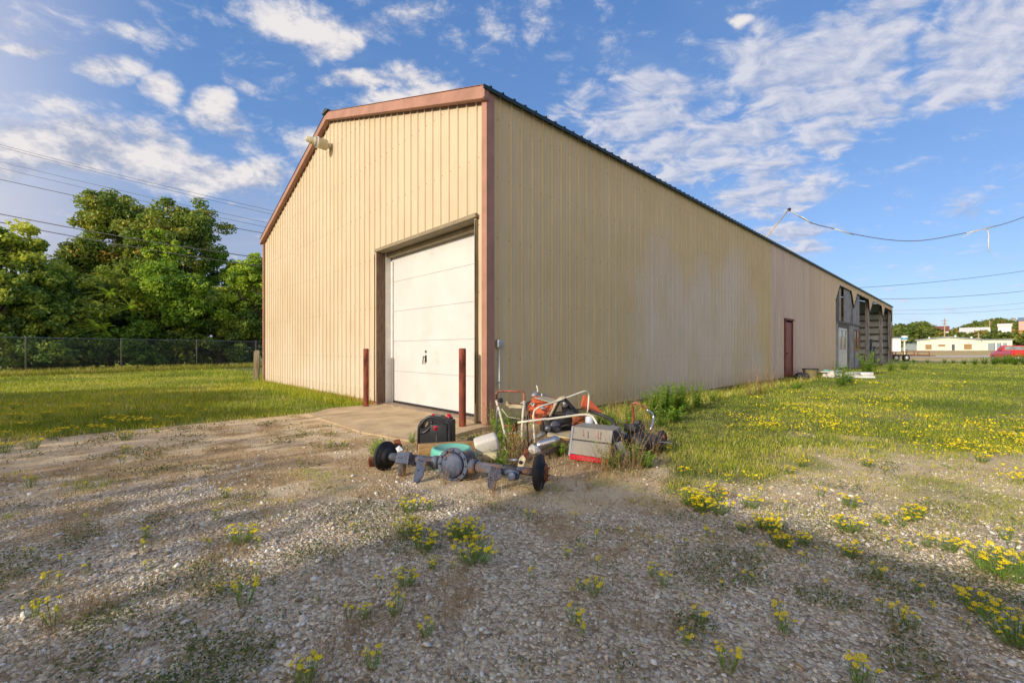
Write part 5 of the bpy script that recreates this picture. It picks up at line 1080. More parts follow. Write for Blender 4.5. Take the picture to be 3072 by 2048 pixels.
mb.lathe(pr, z3(560, 780, 5.1), (.05, 0, 1), 16); mb.box(z3(490, 740, 5.15), (.10, .08, .16), .2, bev=.01); tag(obj('rusty_motor', mb, M_rust), 'rusty finned motor left of the white canister', 'motor')
mb = MB(); S = [z3(1110, 1090, 4.35), z3(1150, 1160, 4.3), z3(1230, 1240, 4.28), z3(1350, 1310, 4.28), z3(1350, 1280, 4.33), z3(1270, 1180, 4.38), z3(1230, 1080, 4.42), z3(1190, 1065, 4.42)]
mb.prism(S, (.01, .03, .01)); tag(obj('curved_blade', mb, M_greycab, bevel=.003), 'curved pale grey metal blade sticking out right of the cabinet', 'blade')
mb = MB(); mb.prism([z3(820, 800, 4.9), z3(1000, 790, 5.0), z3(1110, 770, 5.05), z3(1170, 880, 4.75), z3(1080, 868, 4.62)], (0, .0, -.02)); mb.tube([z3(1080, 770, 4.95), z3(1170, 880, 4.8), z3(1300, 930, 4.8)], .008, 6); tag(obj('lid_panel', mb, M_galv), 'bright galvanised lid panel lying on top of the cabinet', 'lid')
# chrome handlebar on the right with its rusty stem
hb = thing('bent_handlebar', 'bent half-chrome half-rust handlebar standing at the right end of the pile', 'handlebar', (0, 0, 0)); Yv = 5.55
mb = MB(); mb.tube(bend([z3(1395, 440, Yv), z3(1450, 412, Yv), z3(1560, 480, Yv), z3(1620, 530, Yv)], .03), .014, 9); obj('rusty_bar', mb, M_rusttube, hb)
mb = MB(); mb.tube(bend([z3(1620, 530, Yv), z3(1705, 580, Yv), z3(1738, 650, Yv), z3(1715, 760, Yv-.05), z3(1680, 870, Yv-.1)], .05), .0145, 9); obj('chrome_bar', mb, M_chrome, hb)
mb = MB(); mb.tube(bend([z3(1400, 430, Yv), z3(1395, 560, Yv), z3(1405, 690, Yv), z3(1380, 800, Yv), z3(1330, 890, Yv-.1)], .06), .016, 9); obj('stem', mb, M_rust, hb)
mb = MB(); mb.tube([z3(1440, 760, Yv-.1), z3(1385, 835, Yv-.12)], .013, 8); obj('pedal_crank', mb, M_beige, hb)
mk = thing('mower_deck', 'dark rusted mower deck with a rubber wheel in the weeds right of the cabinet', 'mower deck', z3(1500, 1000, 5.0)); mk.rotation_euler = (rad(-8), rad(4), rad(12))
mb = MB(); mb.lathe([(.26, -.11), (.27, -.02), (.25, .03), (.18, .055), (.10, .06), (.09, .09), (.0, .09)], (0, 0, 0), n=26); obj('deck', mb, M_dark, mk)
mb = MB(); mb.lathe([(.03, -.02), (.075, -.022), (.082, -.01), (.082, .012), (.07, .02), (.03, .02)], (.27, -.05, .02), (.5, -.85, .1), 20); wh = obj('wheel', mb, M_rotor, mk)
mb = MB(); mb.lathe([(.035, -.026), (.035, .024)], (.27, -.05, .02), (.5, -.85, .1), 12); obj('hub', mb, M_rust, wh)
mb = MB(); mb.box((-.05, .02, .12), (.18, .16, .09), .3, bev=.02); mb.box((-.02, 0, .18), (.08, .08, .05), .7, bev=.01); obj('engine_cover', mb, M_dark, mk)
mb = MB(); mb.prism([(.10, -.27, -.02), (.26, -.26, -.03), (.24, -.22, -.025), (.12, -.22, -.015)], (0, 0, .006)); obj('blade', mb, M_chrome, mk)
# ---------------- litter by the side door
x, y = loc2w(15.9, -.55); bu = thing('plastic_bucket', 'tan plastic bucket with a black rim beside the red side door', 'bucket', (x, y, GZ))
mb = MB(); mb.lathe([(.20, 0), (.215, .02), (.25, .36), (.262, .37), (.262, .39)], n=24); obj('shell', mb, mat('tan_plastic', lin(150, 138, 100), .5, var=.1), bu); mb = MB(); mb.lathe([(.268, .38), (.275, .385), (.275, .42), (.262, .42)], n=24); obj('rim', mb, M_black, bu)
x, y = loc2w(15.1, -.45); mb = MB(); random.seed(4)
for k in range(7): mb.lathe([(.03, 0), (random.uniform(.10, .18), .03), (random.uniform(.12, .2), .14), (.05, .22)], (random.uniform(-.25, .25), random.uniform(-.2, .2), random.uniform(-.02, .08)), (random.uniform(-.6, .6), random.uniform(-.6, .6), 1), 7, smooth=False)
o = obj('rubbish_bag', mb, M_dark); o.location = (x, y, GZ); tag(o, 'slumped black rubbish bag on the ground in front of the red side door', 'rubbish bag')
x, y = loc2w(17.3, -.95); mb = MB()
for k in range(9): mb.lathe([(.02, 0), (random.uniform(.08, .15), .03), (random.uniform(.10, .17), .12), (.04, .2)], (random.uniform(-.22, .22), random.uniform(-.2, .2), random.uniform(-.02, .12)), (random.uniform(-.7, .7), random.uniform(-.7, .7), 1), 7, smooth=False)
o = obj('feed_bag', mb, M_whitepl); o.location = (x, y, GZ); tag(o, 'crumpled white bag lying right of the tan bucket', 'bag')
mb = MB(); mb.tube([(-.3, 0, .34), (-.1, -.1, .30), (.15, -.12, .22), (.3, -.1, .1)], .025, 6); o = obj('green_hose', mb, M_teal); o.location = (x, y, GZ); tag(o, 'short green hose draped over the crumpled white bag', 'hose')
x, y = loc2w(19.0, -.7); mb = MB(); mb.box((0, 0, .22), (1.9, .4, .03), ROT-.1); mb.box((.2, -.1, .15), (1.5, .3, .03), ROT+.15); o = obj('white_board', mb, M_white); o.location = (x, y, GZ); tag(o, 'flat pale boards stacked by the wall behind the white pipes', 'boards')
for i, (a, b, l, r_, z_, rot_, lb) in enumerate(((18.9, -1.6, .95, .10, .12, .15, 'thick white plastic pipe lying right of the crumpled bag, nearest the weeds'), (18.2, -1.4, .9, .045, .16, .8, 'thin white pipe lying across the litter beside the wall'), (18.0, -1.9, .7, .05, .06, -.1, 'flat-lying white pipe at the front of the wall litter'))):
    x, y = loc2w(a, b); d = Vector((math.cos(-.75+rot_), math.sin(-.75+rot_), .03)); mb = MB(); mb.tube([-d*l/2, d*l/2], r_, 14); o = obj('plastic_pipe', mb, M_white); o.location = (x, y, GZ+z_); tag(o, lb, 'pipe')
x, y = loc2w(16.6, -1.6); mb = MB(); mb.lathe([(.0, 0), (.10, 0), (.10, .12), (.0, .12)], n=14); o = obj('paint_can', mb, M_galv); o.location = (x, y, GZ); tag(o, 'small pale paint can on the ground before the tan bucket', 'can')
# chair stack / racks inside the open bays
for i, (a, b, lb) in enumerate(((37.2, 1.1, 'stack of pale metal chairs inside the third open bay'), (42.8, .8, 'stack of pale metal chairs inside the last open bay'), (32.5, 1.2, 'stack of metal chairs inside the second open bay'))):
    x, y = loc2w(a, b); o = thing('chair_stack', lb, 'chairs', (x, y, 0), ROT+.3*i, 'chair stacks in the open bays'); random.seed(i)
    for k in range(4):
        mb = MB(); xo = -1.1+k*.62; zz = .45
        for sx in (0, .42):
            mb.tube([(xo+sx, 0, .02), (xo+sx, .02, zz), (xo+sx, .1, 1.35)], .028, 6); mb.tube([(xo+sx, .5, .02), (xo+sx, .46, zz), (xo+sx, .0, zz)], .028, 6)
        for z_ in (1.3, 1.0): mb.tube([(xo, .08, z_), (xo+.42, .08, z_)], .03, 6)
        mb.box((xo+.21, .24, zz+.02), (.44, .46, .04)); mb.build('chair', M_galv if k % 2 else M_steel, o)
x, y = loc2w(40.1, .6); o = thing('blue_ladder', 'dark blue metal frame leaning in the last open bays', 'frame', (x, y, 0), ROT); mb = MB()
for sx in (0, .5): mb.tube([(sx, 0, 0), (sx+.3, .1, 1.9)], .04, 6)
for k in range(5): mb.tube([(.05+k*.06, .02*k, .3+.34*k), (.55+k*.06, .02*k, .3+.34*k)], .03, 6)
mb.build('rails', M_axleblue, o)

# ------------------------------------------------------------------ gravel stones, grass, weeds, flowers
def frustum_pts(n, y0, y1, rng, mode='log', umax=1.22):
    if mode == 'log': Y = np.exp(rng.uniform(math.log(y0), math.log(y1), n))
    else: Y = np.sqrt(rng.uniform(y0*y0, y1*y1, n))
    return rng.uniform(-umax, umax, n)*Y, Y
def inside(x, y, pad=.0):
    xl, yl = w2loc(x, y); return (xl > -pad) & (yl > -pad) & (yl < W+pad) & (xl < LEN)
def on_apron(x, y):
    xl, yl = w2loc(x, y); return (xl > -1.42) & (xl < .4) & (yl > -.22) & (yl < 3.55)
def gravel():
    rng = np.random.default_rng(21)
    import bmesh
    bm = bmesh.new(); bmesh.ops.create_icosphere(bm, subdivisions=1, radius=1); base = np.array([v.co[:] for v in bm.verts]); faces = np.array([[v.index for v in f.verts] for f in bm.faces]); bm.free()
    protos = []
    for k in range(14):
        p = base*rng.uniform(.72, 1.22, (12, 1)); p = p*np.array([1, rng.uniform(.6, .95), rng.uniform(.35, .6)]); protos.append(p)
    protos = np.array(protos)
    n = 150000; x, y = frustum_pts(n, 1.25, 6.2, rng, 'lin')
    gr, gv, st = masks(x, y); cl = fbm(x*1.7, y*1.7, 31)
    dens = gv*(.45+.9*sst(cl, .35, .6))*(1-.5*st)+.05*(1-gr)
    ok = (rng.random(n) < dens) & ~inside(x, y) & ~on_apron(x, y); x, y = x[ok], y[ok]; n = len(x)
    s = np.clip(rng.lognormal(math.log(.0046), .52, n), .0022, .022)*(1+.12*np.maximum(0, y-2.5))
    a = rng.uniform(0, 2*PI, n); P_ = protos[rng.integers(0, 14, n)]*s[:, None, None]
    ti = rng.normal(0, .28, (n, 2)); ca, sa = np.cos(a)[:, None], np.sin(a)[:, None]
    X_ = P_[:, :, 0]*ca-P_[:, :, 1]*sa; Y_ = P_[:, :, 0]*sa+P_[:, :, 1]*ca; Z_ = P_[:, :, 2]+X_*ti[:, :1]+Y_*ti[:, 1:]
    zg = terrain(x, y)+.012*(fbm(x*2.2, y*2.2, 4)-.5)
    V = np.stack([X_+x[:, None], Y_+y[:, None], Z_+zg[:, None]+s[:, None]*.18], -1).reshape(-1, 3)
    F = (faces[None]+(np.arange(n)*12)[:, None, None]).reshape(-1, 3)
    T = np.repeat(rng.random(n), 12)
    m = bpy.data.materials.new('gravel_stone'); m.use_nodes = True; q = NG(m.node_tree); b = m.node_tree.nodes['Principled BSDF']
    c = q.ramp(q.n('ShaderNodeAttribute', attribute_name='tint').outputs['Fac'], [(0, lin(140, 118, 92)), (.25, lin(200, 184, 158)), (.5, lin(224, 210, 184)), (.72, lin(236, 224, 200)), (.88, lin(240, 236, 226)), (1, lin(248, 242, 224))])
    n_ = q.noise(q.n('ShaderNodeTexCoord').outputs['Object'], 160., 3., .6); c = q.mix(q.mapr(n_, .35, .7, 0, .18), c, (*lin(170, 150, 122), 1))
    q.lk(c, b.inputs['Base Color']); b.inputs['Roughness'].default_value = .85; b.inputs['Specular IOR Level'].default_value = .25
    tag(np_mesh('gravel', V, F, m, tint=T), 'loose pale gravel stones covering the foreground', 'gravel', kind='stuff')
gravel()
def blades(name, label, cat, x, y, h, wd, tint, m, rng, lean=.45, zoff=0.):
    n = len(x); a = rng.uniform(0, 2*PI, n); l = rng.uniform(.1, lean, n)*h*1.2; dx, dy = np.cos(a), np.sin(a); b = rng.uniform(0, 2*PI, n); wx, wy = np.cos(b)*wd/2, np.sin(b)*wd/2
    z = terrain(x, y)-.004+zoff
    def pt(s, ws): return np.stack([x+dx*l*s*s+wx*ws, y+dy*l*s*s+wy*ws, z+h*s*(1-.15*s)], -1)
    V = np.stack([pt(0, -1), pt(0, 1), pt(.55, .75), pt(.55, -.75), pt(1, .08), pt(1, -.08)], 1).reshape(-1, 3)
    i = (np.arange(n)*6)[:, None]; F = np.concatenate([i+np.array([[0, 1, 2, 3]]), i+np.array([[3, 2, 4, 5]])], 0)
    o = np_mesh(name, V, F, m, tint=np.repeat(np.clip(tint, 0, 1), 6)); return tag(o, label, cat, kind='stuff')
def lawn():
    rng = np.random.default_rng(31)
    n = 420000; x, y = frustum_pts(n, 1.9, 42, rng); gr, gv, st = masks(x, y); xl, yl = w2loc(x, y)
    cl = fbm(x*2.6, y*2.6, 17)
    ok = (rng.random(n) < np.clip(gr*1.15*(.35+1.1*sst(cl, .35, .6)), 0, 1)) & ~inside(x, y, .02) & ~on_apron(x, y) & ((y < 36) | (x < 0)) & ((x > 0) | (w2loc(x, y)[0] < 1.5)) & (x*-.9+0 < 30); x, y, gr, cl, xl, yl = [q_[ok] for q_ in (x, y, gr, cl, xl, yl)]; n = len(x)
    left = x < -1.2
    h = np.where(left, rng.uniform(.04, .11, n)*(.5+1.1*fbm(x*.5, y*.5, 12)), rng.uniform(.025, .065, n)*(.7+.8*cl))
    nearwall = np.where(left, 1-sst(-xl, .1, 1.1), (1-sst(-yl, .1, 1.3))*(x > 0)); h = h*(1+.9*nearwall*rng.random(n)); h = np.where((y < 4.6) & (gr < .6), h*.45, h)
    wd = np.maximum(.0035, .0011*y)*rng.uniform(.7, 1.4, n)
    dry = fbm(x*.45+3, y*.45, 6); t = .34+rng.normal(0, .13, n)+(dry-.5)*1.0+np.where(left, -.10+.16*sst(y, 9, 13), -.03)+.42*(1-gr)
    t = t+.35*(rng.random(n) < .08)
    blades('grass', 'short green and yellowing grass on the lawns left and right of the shed', 'grass', x, y, h, wd, t, L_grass, rng)
    n = 190000; x, y = frustum_pts(n, 1.4, 9, rng); gr, gv, st = masks(x, y); cl = fbm(x*3.1, y*3.1, 47)
    ok = (rng.random(n) < np.clip((st*.35+.10)*sst(cl, .42, .66)*2.2*(1-gr*.6), 0, 1)) & ~inside(x, y, .02) & ~on_apron(x, y); x, y = x[ok], y[ok]; n = len(x)
    blades('dry_grass', 'sparse dry brown grass and stubble in the gravel and around the pile', 'dry grass', x, y, rng.uniform(.012, .055, n), np.maximum(.0022, .0009*y)*rng.uniform(.7, 1.3, n), rng.normal(.42, .2, n), L_straw, rng, lean=1.0)
    # low creeping weeds
    n = 300000; x, y = frustum_pts(n, 1.4, 9.5, rng); xl, yl = w2loc(x, y); u = x/y; nn = fbm(x*1.1, y*1.1, 3); c2 = fbm(x*1.9+5, y*1.9, 51); c3 = fbm(x*5, y*5, 52)
    patch = sst(u+(nn-.5)*.10, .31, .39)*(1-sst(u+(nn-.5)*.2, .52, .66))*sst(y+(nn-.5)*1.3, 3.2, 4.1)*(yl < 0)
    spots = sst(c2*.6+c3*.4, .53, .66)*(y < 7)*.75
    ok = (rng.random(n) < np.maximum(patch*sst(c3, .3, .55), spots*.8)) & ~inside(x, y, .1) & ~on_apron(x, y); x, y = x[ok], y[ok]; n = len(x)
    c = np.stack([x, y, terrain(x, y)+rng.uniform(.002, .035, n)], -1); V, F, T = leaf_cloud(c, np.full(n, .014), 1, .0068, rng, np.clip(rng.normal(.5, .24, n), 0, 1), elong=2.1)
    s_ = np.repeat(np.maximum(1, y/3.2), 4)[:, None]; cc = np.repeat(c, 4, 0); V = cc+(V-cc)*s_
    o = np_mesh('creeping_weeds', V, F, L_creep, tint=T); tag(o, 'low dark creeping weeds matted over the dirt', 'weeds', kind='stuff')
lawn()
def weed_mesh(seed, h, ns, spread, leafsz, nleaf, dry=False, seedheads=False):
    """one multi-stemmed weed: stems + leaves"""
    rng = np.random.default_rng(seed); mb = MB(); V = []; F = []; T = []
    for k in range(ns):
        a = rng.uniform(0, 2*PI); rr = rng.uniform(0, spread*.3); hh_ = h*rng.uniform(.55, 1.05); le = rng.uniform(.1, .9)*spread
        p0 = Vector((math.cos(a)*rr, math.sin(a)*rr, -.02)); p1 = p0+Vector((math.cos(a)*le*.35, math.sin(a)*le*.35, hh_*.55)); p2 = p0+Vector((math.cos(a)*le, math.sin(a)*le, hh_))
        st_ = max(.0016, h*.005); mb.tube([p0, p1, p2], [st_, st_*.8, st_*.4], 4)
        for j in range(nleaf):
            t = rng.uniform(.12, 1.0); p = p0*(1-t)**2+p1*2*t*(1-t)+p2*t*t; b = rng.uniform(0, 2*PI); L_ = leafsz*rng.uniform(.6, 1.3)*(1.15-.5*t); d = Vector((math.cos(b), math.sin(b), rng.uniform(.1, 1.1))).normalized()*L_; s_ = d.cross(Vector((0, 0, 1))).normalized()*L_*.17
            m_ = p+d*.5; i = len(V); V += [tuple(p), tuple(m_+s_), tuple(p+d-Vector((0, 0, L_*.15))), tuple(m_-s_)]; F.append((i, i+1, i+2, i+3)); T += [np.clip(rng.normal(.5+.25*t, .15), 0, 1)]*4
    return mb, np.array(V), np.array(F), np.array(T)
M_stemg = mat('green_stem', lin(110, 120, 60), .7)
WP = {}
def weed(kind, px, py, label, scale=1., Y=None, group=None, name='weed', cat='weed'):
    if Y is None: X, Y = at_ground(px, py)
    else: X = (px-1536)/1307*Y
    k = random.choice([0, 1])
    key = (kind, k)
    if key not in WP:
        pars = dict(tall=(.62, 16, .26, .075, 34), leafy=(.34, 12, .20, .045, 34), feather=(.60, 26, .34, .085, 44), dry=(.42, 16, .22, .03, 9), low=(.14, 14, .14, .05, 14))[kind]
        mb, V, F, T = weed_mesh(60+k+len(WP)*3, *pars); r_ = thing(name, label, cat); mb.build('stems', M_stemdry if kind == 'dry' else M_stemg, r_); np_mesh('leaves', V, F, L_straw if kind == 'dry' else L_weed, tint=T, parent=r_); WP[key] = r_; o = r_
    else:
        o = copy_tree(WP[key]); o.name = name
    o['label'] = label; o['category'] = cat
    if group: o['group'] = group
    o.location = (X, Y, float(terrain(X, Y))); o.scale = (scale,)*3; o.rotation_euler.z = random.uniform(0, 6)
random.seed(17)
for i, (dx, Y, k, s_, lb) in enumerate(((1500, 7.3, 'feather', .8, 'bright green feathery weed just right of the scrap pile by the wall'), (1530, 7.6, 'feather', 1.0, 'tall bright feathery weed, second right of the pile by the wall'), (1560, 8.0, 'feather', .95, 'feathery weed standing third right of the pile along the wall'), (1520, 6.6, 'leafy', 1.2, 'leafy green weed in front of the feathery weeds'), (1550, 7.0, 'low', 2.2, 'low green weed in front of the feathery weeds, lawn side'),
    (1600, 8.7, 'tall', .9, 'narrow tall weed against the side wall right of the feathery weeds'), (1640, 9.7, 'leafy', 1.1, 'small leafy weed against the side wall'), (1450, 6.6, 'tall', .7, 'yellowing tall weed behind the bent handlebar'), (1415, 6.5, 'dry', 1.1, 'dry brown weed between the handlebar and the wall'), (1395, 6.4, 'leafy', 1.2, 'leafy weed behind the fender hoop'), (1370, 6.3, 'tall', .6, 'green weed behind the orange sheet metal'),
    (1475, 6.2, 'dry', 1.3, 'dry straw-coloured weed beside the chrome bar'), (1440, 6.0, 'dry', 1.2, 'dry weed growing under the bent handlebar'), (1490, 5.6, 'dry', .9, 'dry weed at the right end of the pile'), (1475, 4.9, 'leafy', .9, 'green weed in front of the mower deck wheel'), (1450, 4.5, 'leafy', .8, 'green leafy weed in front of the mower deck'), (1500, 4.75, 'dry', .8, 'dry weed in front of the mower deck wheel'), (1405, 4.25, 'leafy', .95, 'green weed climbing the right edge of the cabinet'), (1420, 4.2, 'dry', .9, 'dry weed at the right foot of the cabinet'), (1345, 4.2, 'dry', .55, 'thin dry weed in front of the red lens strip'),
    (1168, 4.7, 'leafy', 1.1, 'green weed growing up through the handle frame'), (1160, 5.4, 'leafy', 1.2, 'weed between the bollard and the handle frame'), (1145, 5.7, 'tall', .8, 'weed at the foot of the brown corner trim, left'), (1128, 6.0, 'dry', 1.2, 'dry weed at the foot of the brown corner trim'), (1180, 5.9, 'tall', .6, 'weed behind the handle frame against the wall'), (1172, 4.35, 'dry', .9, 'dry branching weed in front of the handle frame'), (1195, 4.45, 'dry', 1.0, 'dry stalks hanging inside the handle frame'), (1150, 4.2, 'leafy', .8, 'green weed between the white jug and the axle'), (1285, 4.75, 'low', 1.3, 'low bright leafy weed under the plywood board'), (1310, 5.9, 'leafy', .8, 'leafy weed behind the machine housing'),
    (1085, 3.9, 'dry', .5, 'dry tuft right behind the axle tube'), (1215, 5.0, 'dry', 1.3, 'dry stalks between the handle frame and the silver muffler'), (1430, 5.6, 'leafy', 1.3, 'leafy weed rising behind the mower deck'), (1460, 5.8, 'tall', .65, 'yellow-green weed behind the chrome bar'), (1400, 5.9, 'tall', .6, 'green weed growing behind the metal cabinet'), (1385, 4.15, 'dry', 1.0, 'broad dry weed in front of the cabinet\'s right half'), (1455, 4.2, 'dry', 1.1, 'sprawling dry weed right of the cabinet'), (1120, 4.9, 'dry', .9, 'dry weed behind the white jug'), (1185, 4.7, 'leafy', 1.0, 'leafy green weed in the middle of the handle frame'), (1480, 4.3, 'low', 1.5, 'low dry-edged weed at the pile\'s front right corner'),
    (1020, 3.75, 'dry', .45, 'dry tuft in front of the round axle cover'), (1130, 3.5, 'dry', .45, 'dry tuft in front of the axle\'s right bracket'), (930, 3.9, 'dry', .45, 'dry tuft in front of the left brake disc'), (1250, 3.75, 'dry', .5, 'dry tuft beside the right brake disc'), (875, 4.35, 'leafy', .8, 'small weed behind the left brake disc'), (893, 4.8, 'dry', .7, 'thin dry weed left of the black jug'), (945, 5.4, 'leafy', .55, 'spindly weed on the apron behind the black jug'), (867, 4.9, 'low', 1.3, 'low green weed at the apron edge'), (1095, 5.2, 'low', 1.4, 'low green grass tuft at the foot of the right bollard'))):
    weed(k, dx*K, 0, lb, s_, Y)
for i, (dx, dy, k, s_, lb) in enumerate(((1750, 905, 'dry', 1.9, 'large pale dry grass clump by the wall before the side door'), (1725, 908, 'dry', 1.5, 'pale dry grass clump left of the largest one by the wall'), (1770, 893, 'dry', 1.6, 'dry stalks just left of the red side door'), (1930, 888, 'tall', 1.3, 'green bush at the left foot of the weathered boards'), (1950, 880, 'leafy', 2.2, 'broad green weed in front of the glazed door'), (1990, 862, 'tall', 2.0, 'tall green weed in front of the first bay post'), (2000, 858, 'leafy', 3.0, 'bushy weed below the second window'), (2045, 853, 'leafy', 2.6, 'weed mass at the foot of the third bay'), (2075, 850, 'leafy', 2.4, 'weed at the far corner of the shed'), (1830, 893, 'low', 2.0, 'low weed behind the white litter'))):
    weed(k, dx*K, dy*K, lb, s_)
for i, (dx, Y, s_) in enumerate(((2215, 34, .75), (2240, 33, .9), (2262, 34, 1.0), (2285, 33, 1.15), (2310, 34, 1.25), (2332, 32, 1.4), (2352, 33, 1.6), (2130, 37, .6), (2170, 37, .7), (2098, 38, .6), (2190, 36, .6), (2320, 36, 1.35), (2295, 36, 1.1))):
    rk = sorted([2215, 2240, 2262, 2285, 2310, 2332, 2352, 2130, 2170, 2098, 2190, 2320, 2295]).index(dx)
    weed('feather', dx*K, 0, ('rank green weed clump at the far edge of the right lawn, %s from the left' % ['first', 'second', 'third', 'fourth', 'fifth', 'sixth', 'seventh', 'eighth', 'ninth', 'tenth', 'eleventh', 'twelfth', 'thirteenth'][rk]), s_, Y, 'weeds along the far lawn edge')
# tall grass by the fence and the gable foot
rng = np.random.default_rng(8)
n = 9000; s_ = rng.random(n); fx = np.interp(s_, np.linspace(0, 1, len(fp_)), [p[0] for p in fp_])+rng.uniform(.05, .5, n); fy = np.interp(s_, np.linspace(0, 1, len(fp_)), [p[1] for p in fp_])-rng.uniform(-.25, .35, n)
blades('fence_grass', 'tall seeding grass along the foot of the chain link fence', 'grass', fx, fy, rng.uniform(.12, .5, n), np.full(n, .016), rng.normal(.62, .22, n), L_grass, rng, lean=.6)
n = 2600; yl_ = rng.uniform(3.6, 11.9, n); xl_ = -rng.random(n)**1.6*.55-.02; gx = CX+RX*xl_-RY*yl_; gy = CY+RY*xl_+RX*yl_
blades('wall_grass', 'tufty bright grass along the foot of the gable wall', 'grass', gx, gy, rng.uniform(.08, .26, n), np.full(n, .010), rng.normal(.45, .15, n), L_grass, rng, lean=.7)
n = 5200; xl_ = rng.uniform(.5, 23, n); yl_ = -rng.random(n)**1.4*.9-.03; gx = CX+RX*xl_-RY*yl_; gy = CY+RY*xl_+RX*yl_
blades('wall_grass', 'ragged yellow-green grass along the foot of the long side wall', 'grass', gx, gy, rng.uniform(.05, .22, n)*(.6+.9*vnoise(xl_*1.3, yl_*0, 5)), np.full(n, .012), rng.normal(.62, .2, n), L_grass, rng, lean=.9)
n = 2600; gx = rng.normal(.35, .8, n); gy = rng.normal(4.7, .75, n); ok = ~inside(gx, gy, .05); gx, gy = gx[ok], gy[ok]; n = len(gx)
blades('pile_straw', 'matted dry straw lying around the scrap pile', 'straw', gx, gy, rng.uniform(.02, .16, n), np.full(n, .005), rng.normal(.55, .2, n), L_straw, rng, lean=1.6)

# yellow wildflowers
def flower_plant(seed, h, spread, ns, hi=True, name='wildflower', fl=.0125):
    rng = np.random.default_rng(seed); V = []; F = []; T = []; PV = []; PF = []; sm = MB()
    for k in range(ns):
        a = rng.uniform(0, 2*PI); rr = spread*math.sqrt(rng.random()); tip = Vector((math.cos(a)*rr, math.sin(a)*rr, h*rng.uniform(.72, 1.05)*(1-.25*(rr/spread)**2))); b0 = Vector((tip.x*.35, tip.y*.35, -.01)); md = (b0+tip)/2+Vector((tip.x*.1, tip.y*.1, 0))
        sm.tube([b0, md, tip], [.0014, .0012, .0009], 3, cap=False)
        for j in range(16 if hi else 7):
            t = rng.uniform(.05, .88); p = b0*(1-t)**2+md*2*t*(1-t)+tip*t*t; c = rng.uniform(0, 2*PI); L_ = rng.uniform(.018, .042)*(h/.17); d = Vector((math.cos(c), math.sin(c), rng.uniform(.2, 1.4))).normalized()*L_; s_ = d.cross(Vector((0, 0, 1))).normalized()*L_*.055+Vector((1e-5, 0, 0))
            i = len(V); V += [tuple(p-s_), tuple(p+s_), tuple(p+d+s_*.4), tuple(p+d-s_*.4)]; F.append((i, i+1, i+2, i+3)); T += [float(np.clip(rng.normal(.55, .18), 0, 1))]*4
        # blossom: 8 drooping petals round a raised disc
        up = (Vector((rng.normal(0, .35), rng.normal(0, .35)-.15, 1))).normalized(); e = up.cross(Vector((1, 0, 0))).normalized(); f_ = up.cross(e); R_ = fl*rng.uniform(.8, 1.25)
        npet = 8 if hi else 5
        for j in range(npet):
            c0 = 2*PI*j/npet+rng.uniform(-.1, .1); dd = e*math.cos(c0)+f_*math.sin(c0); ss = up.cross(dd)*R_*(.30 if hi else .5); i = len(PV); dr_ = -up*R_*.25
            PV += [tuple(tip+dd*R_*.2), tuple(tip+dd*R_*.85+ss+dr_*.5), tuple(tip+dd*R_*1.1+dr_), tuple(tip+dd*R_*.85-ss+dr_*.5)]; PF.append((i, i+1, i+2, i+3))
        i = len(PV); PV += [tuple(tip+e*R_*.38), tuple(tip+f_*R_*.38), tuple(tip-e*R_*.38), tuple(tip-f_*R_*.38), tuple(tip+up*R_*.4)]; PF += [(i, i+1, i+4, i+4), (i+1, i+2, i+4, i+4), (i+2, i+3, i+4, i+4), (i+3, i, i+4, i+4)]
    return sm, np.array(V), np.array(F), np.array(T), PV, PF
def quads_to_mesh(name, PV, PF, m, parent):
    me = bpy.data.meshes.new(name); me.from_pydata(PV, [], [f if f[2] != f[3] else f[:3] for f in PF]); me.materials.append(m); me.update(); o = bpy.data.objects.new(name, me); return link(o, parent)
FP = []
for k, (h, sp2, ns) in enumerate(((.135, .14, 46), (.13, .11, 28), (.125, .06, 10), (.115, .035, 4), (.15, .17, 64))):
    sm, V, F, T, PV, PF = flower_plant(200+k, h, sp2, ns); r_ = thing('wildflower', 'x', 'wildflower'); sm.build('stems', M_stemg, r_); np_mesh('leaves', V, F, L_weed, tint=T, parent=r_); quads_to_mesh('blossoms', PV, PF, M_petal, r_); FP.append([r_, False])
def flower(k, x, y, label, s_=1., group='yellow wildflowers in the yard'):
    r_, used = FP[k]; o = r_ if not used else copy_tree(r_); FP[k][1] = True; o.name = 'wildflower'
    o.location = (x, y, float(terrain(x, y))); o.scale = (s_,)*3; o.rotation_euler.z = random.uniform(0, 6); o['label'] = label; o['category'] = 'wildflower'; o['group'] = group
random.seed(5)
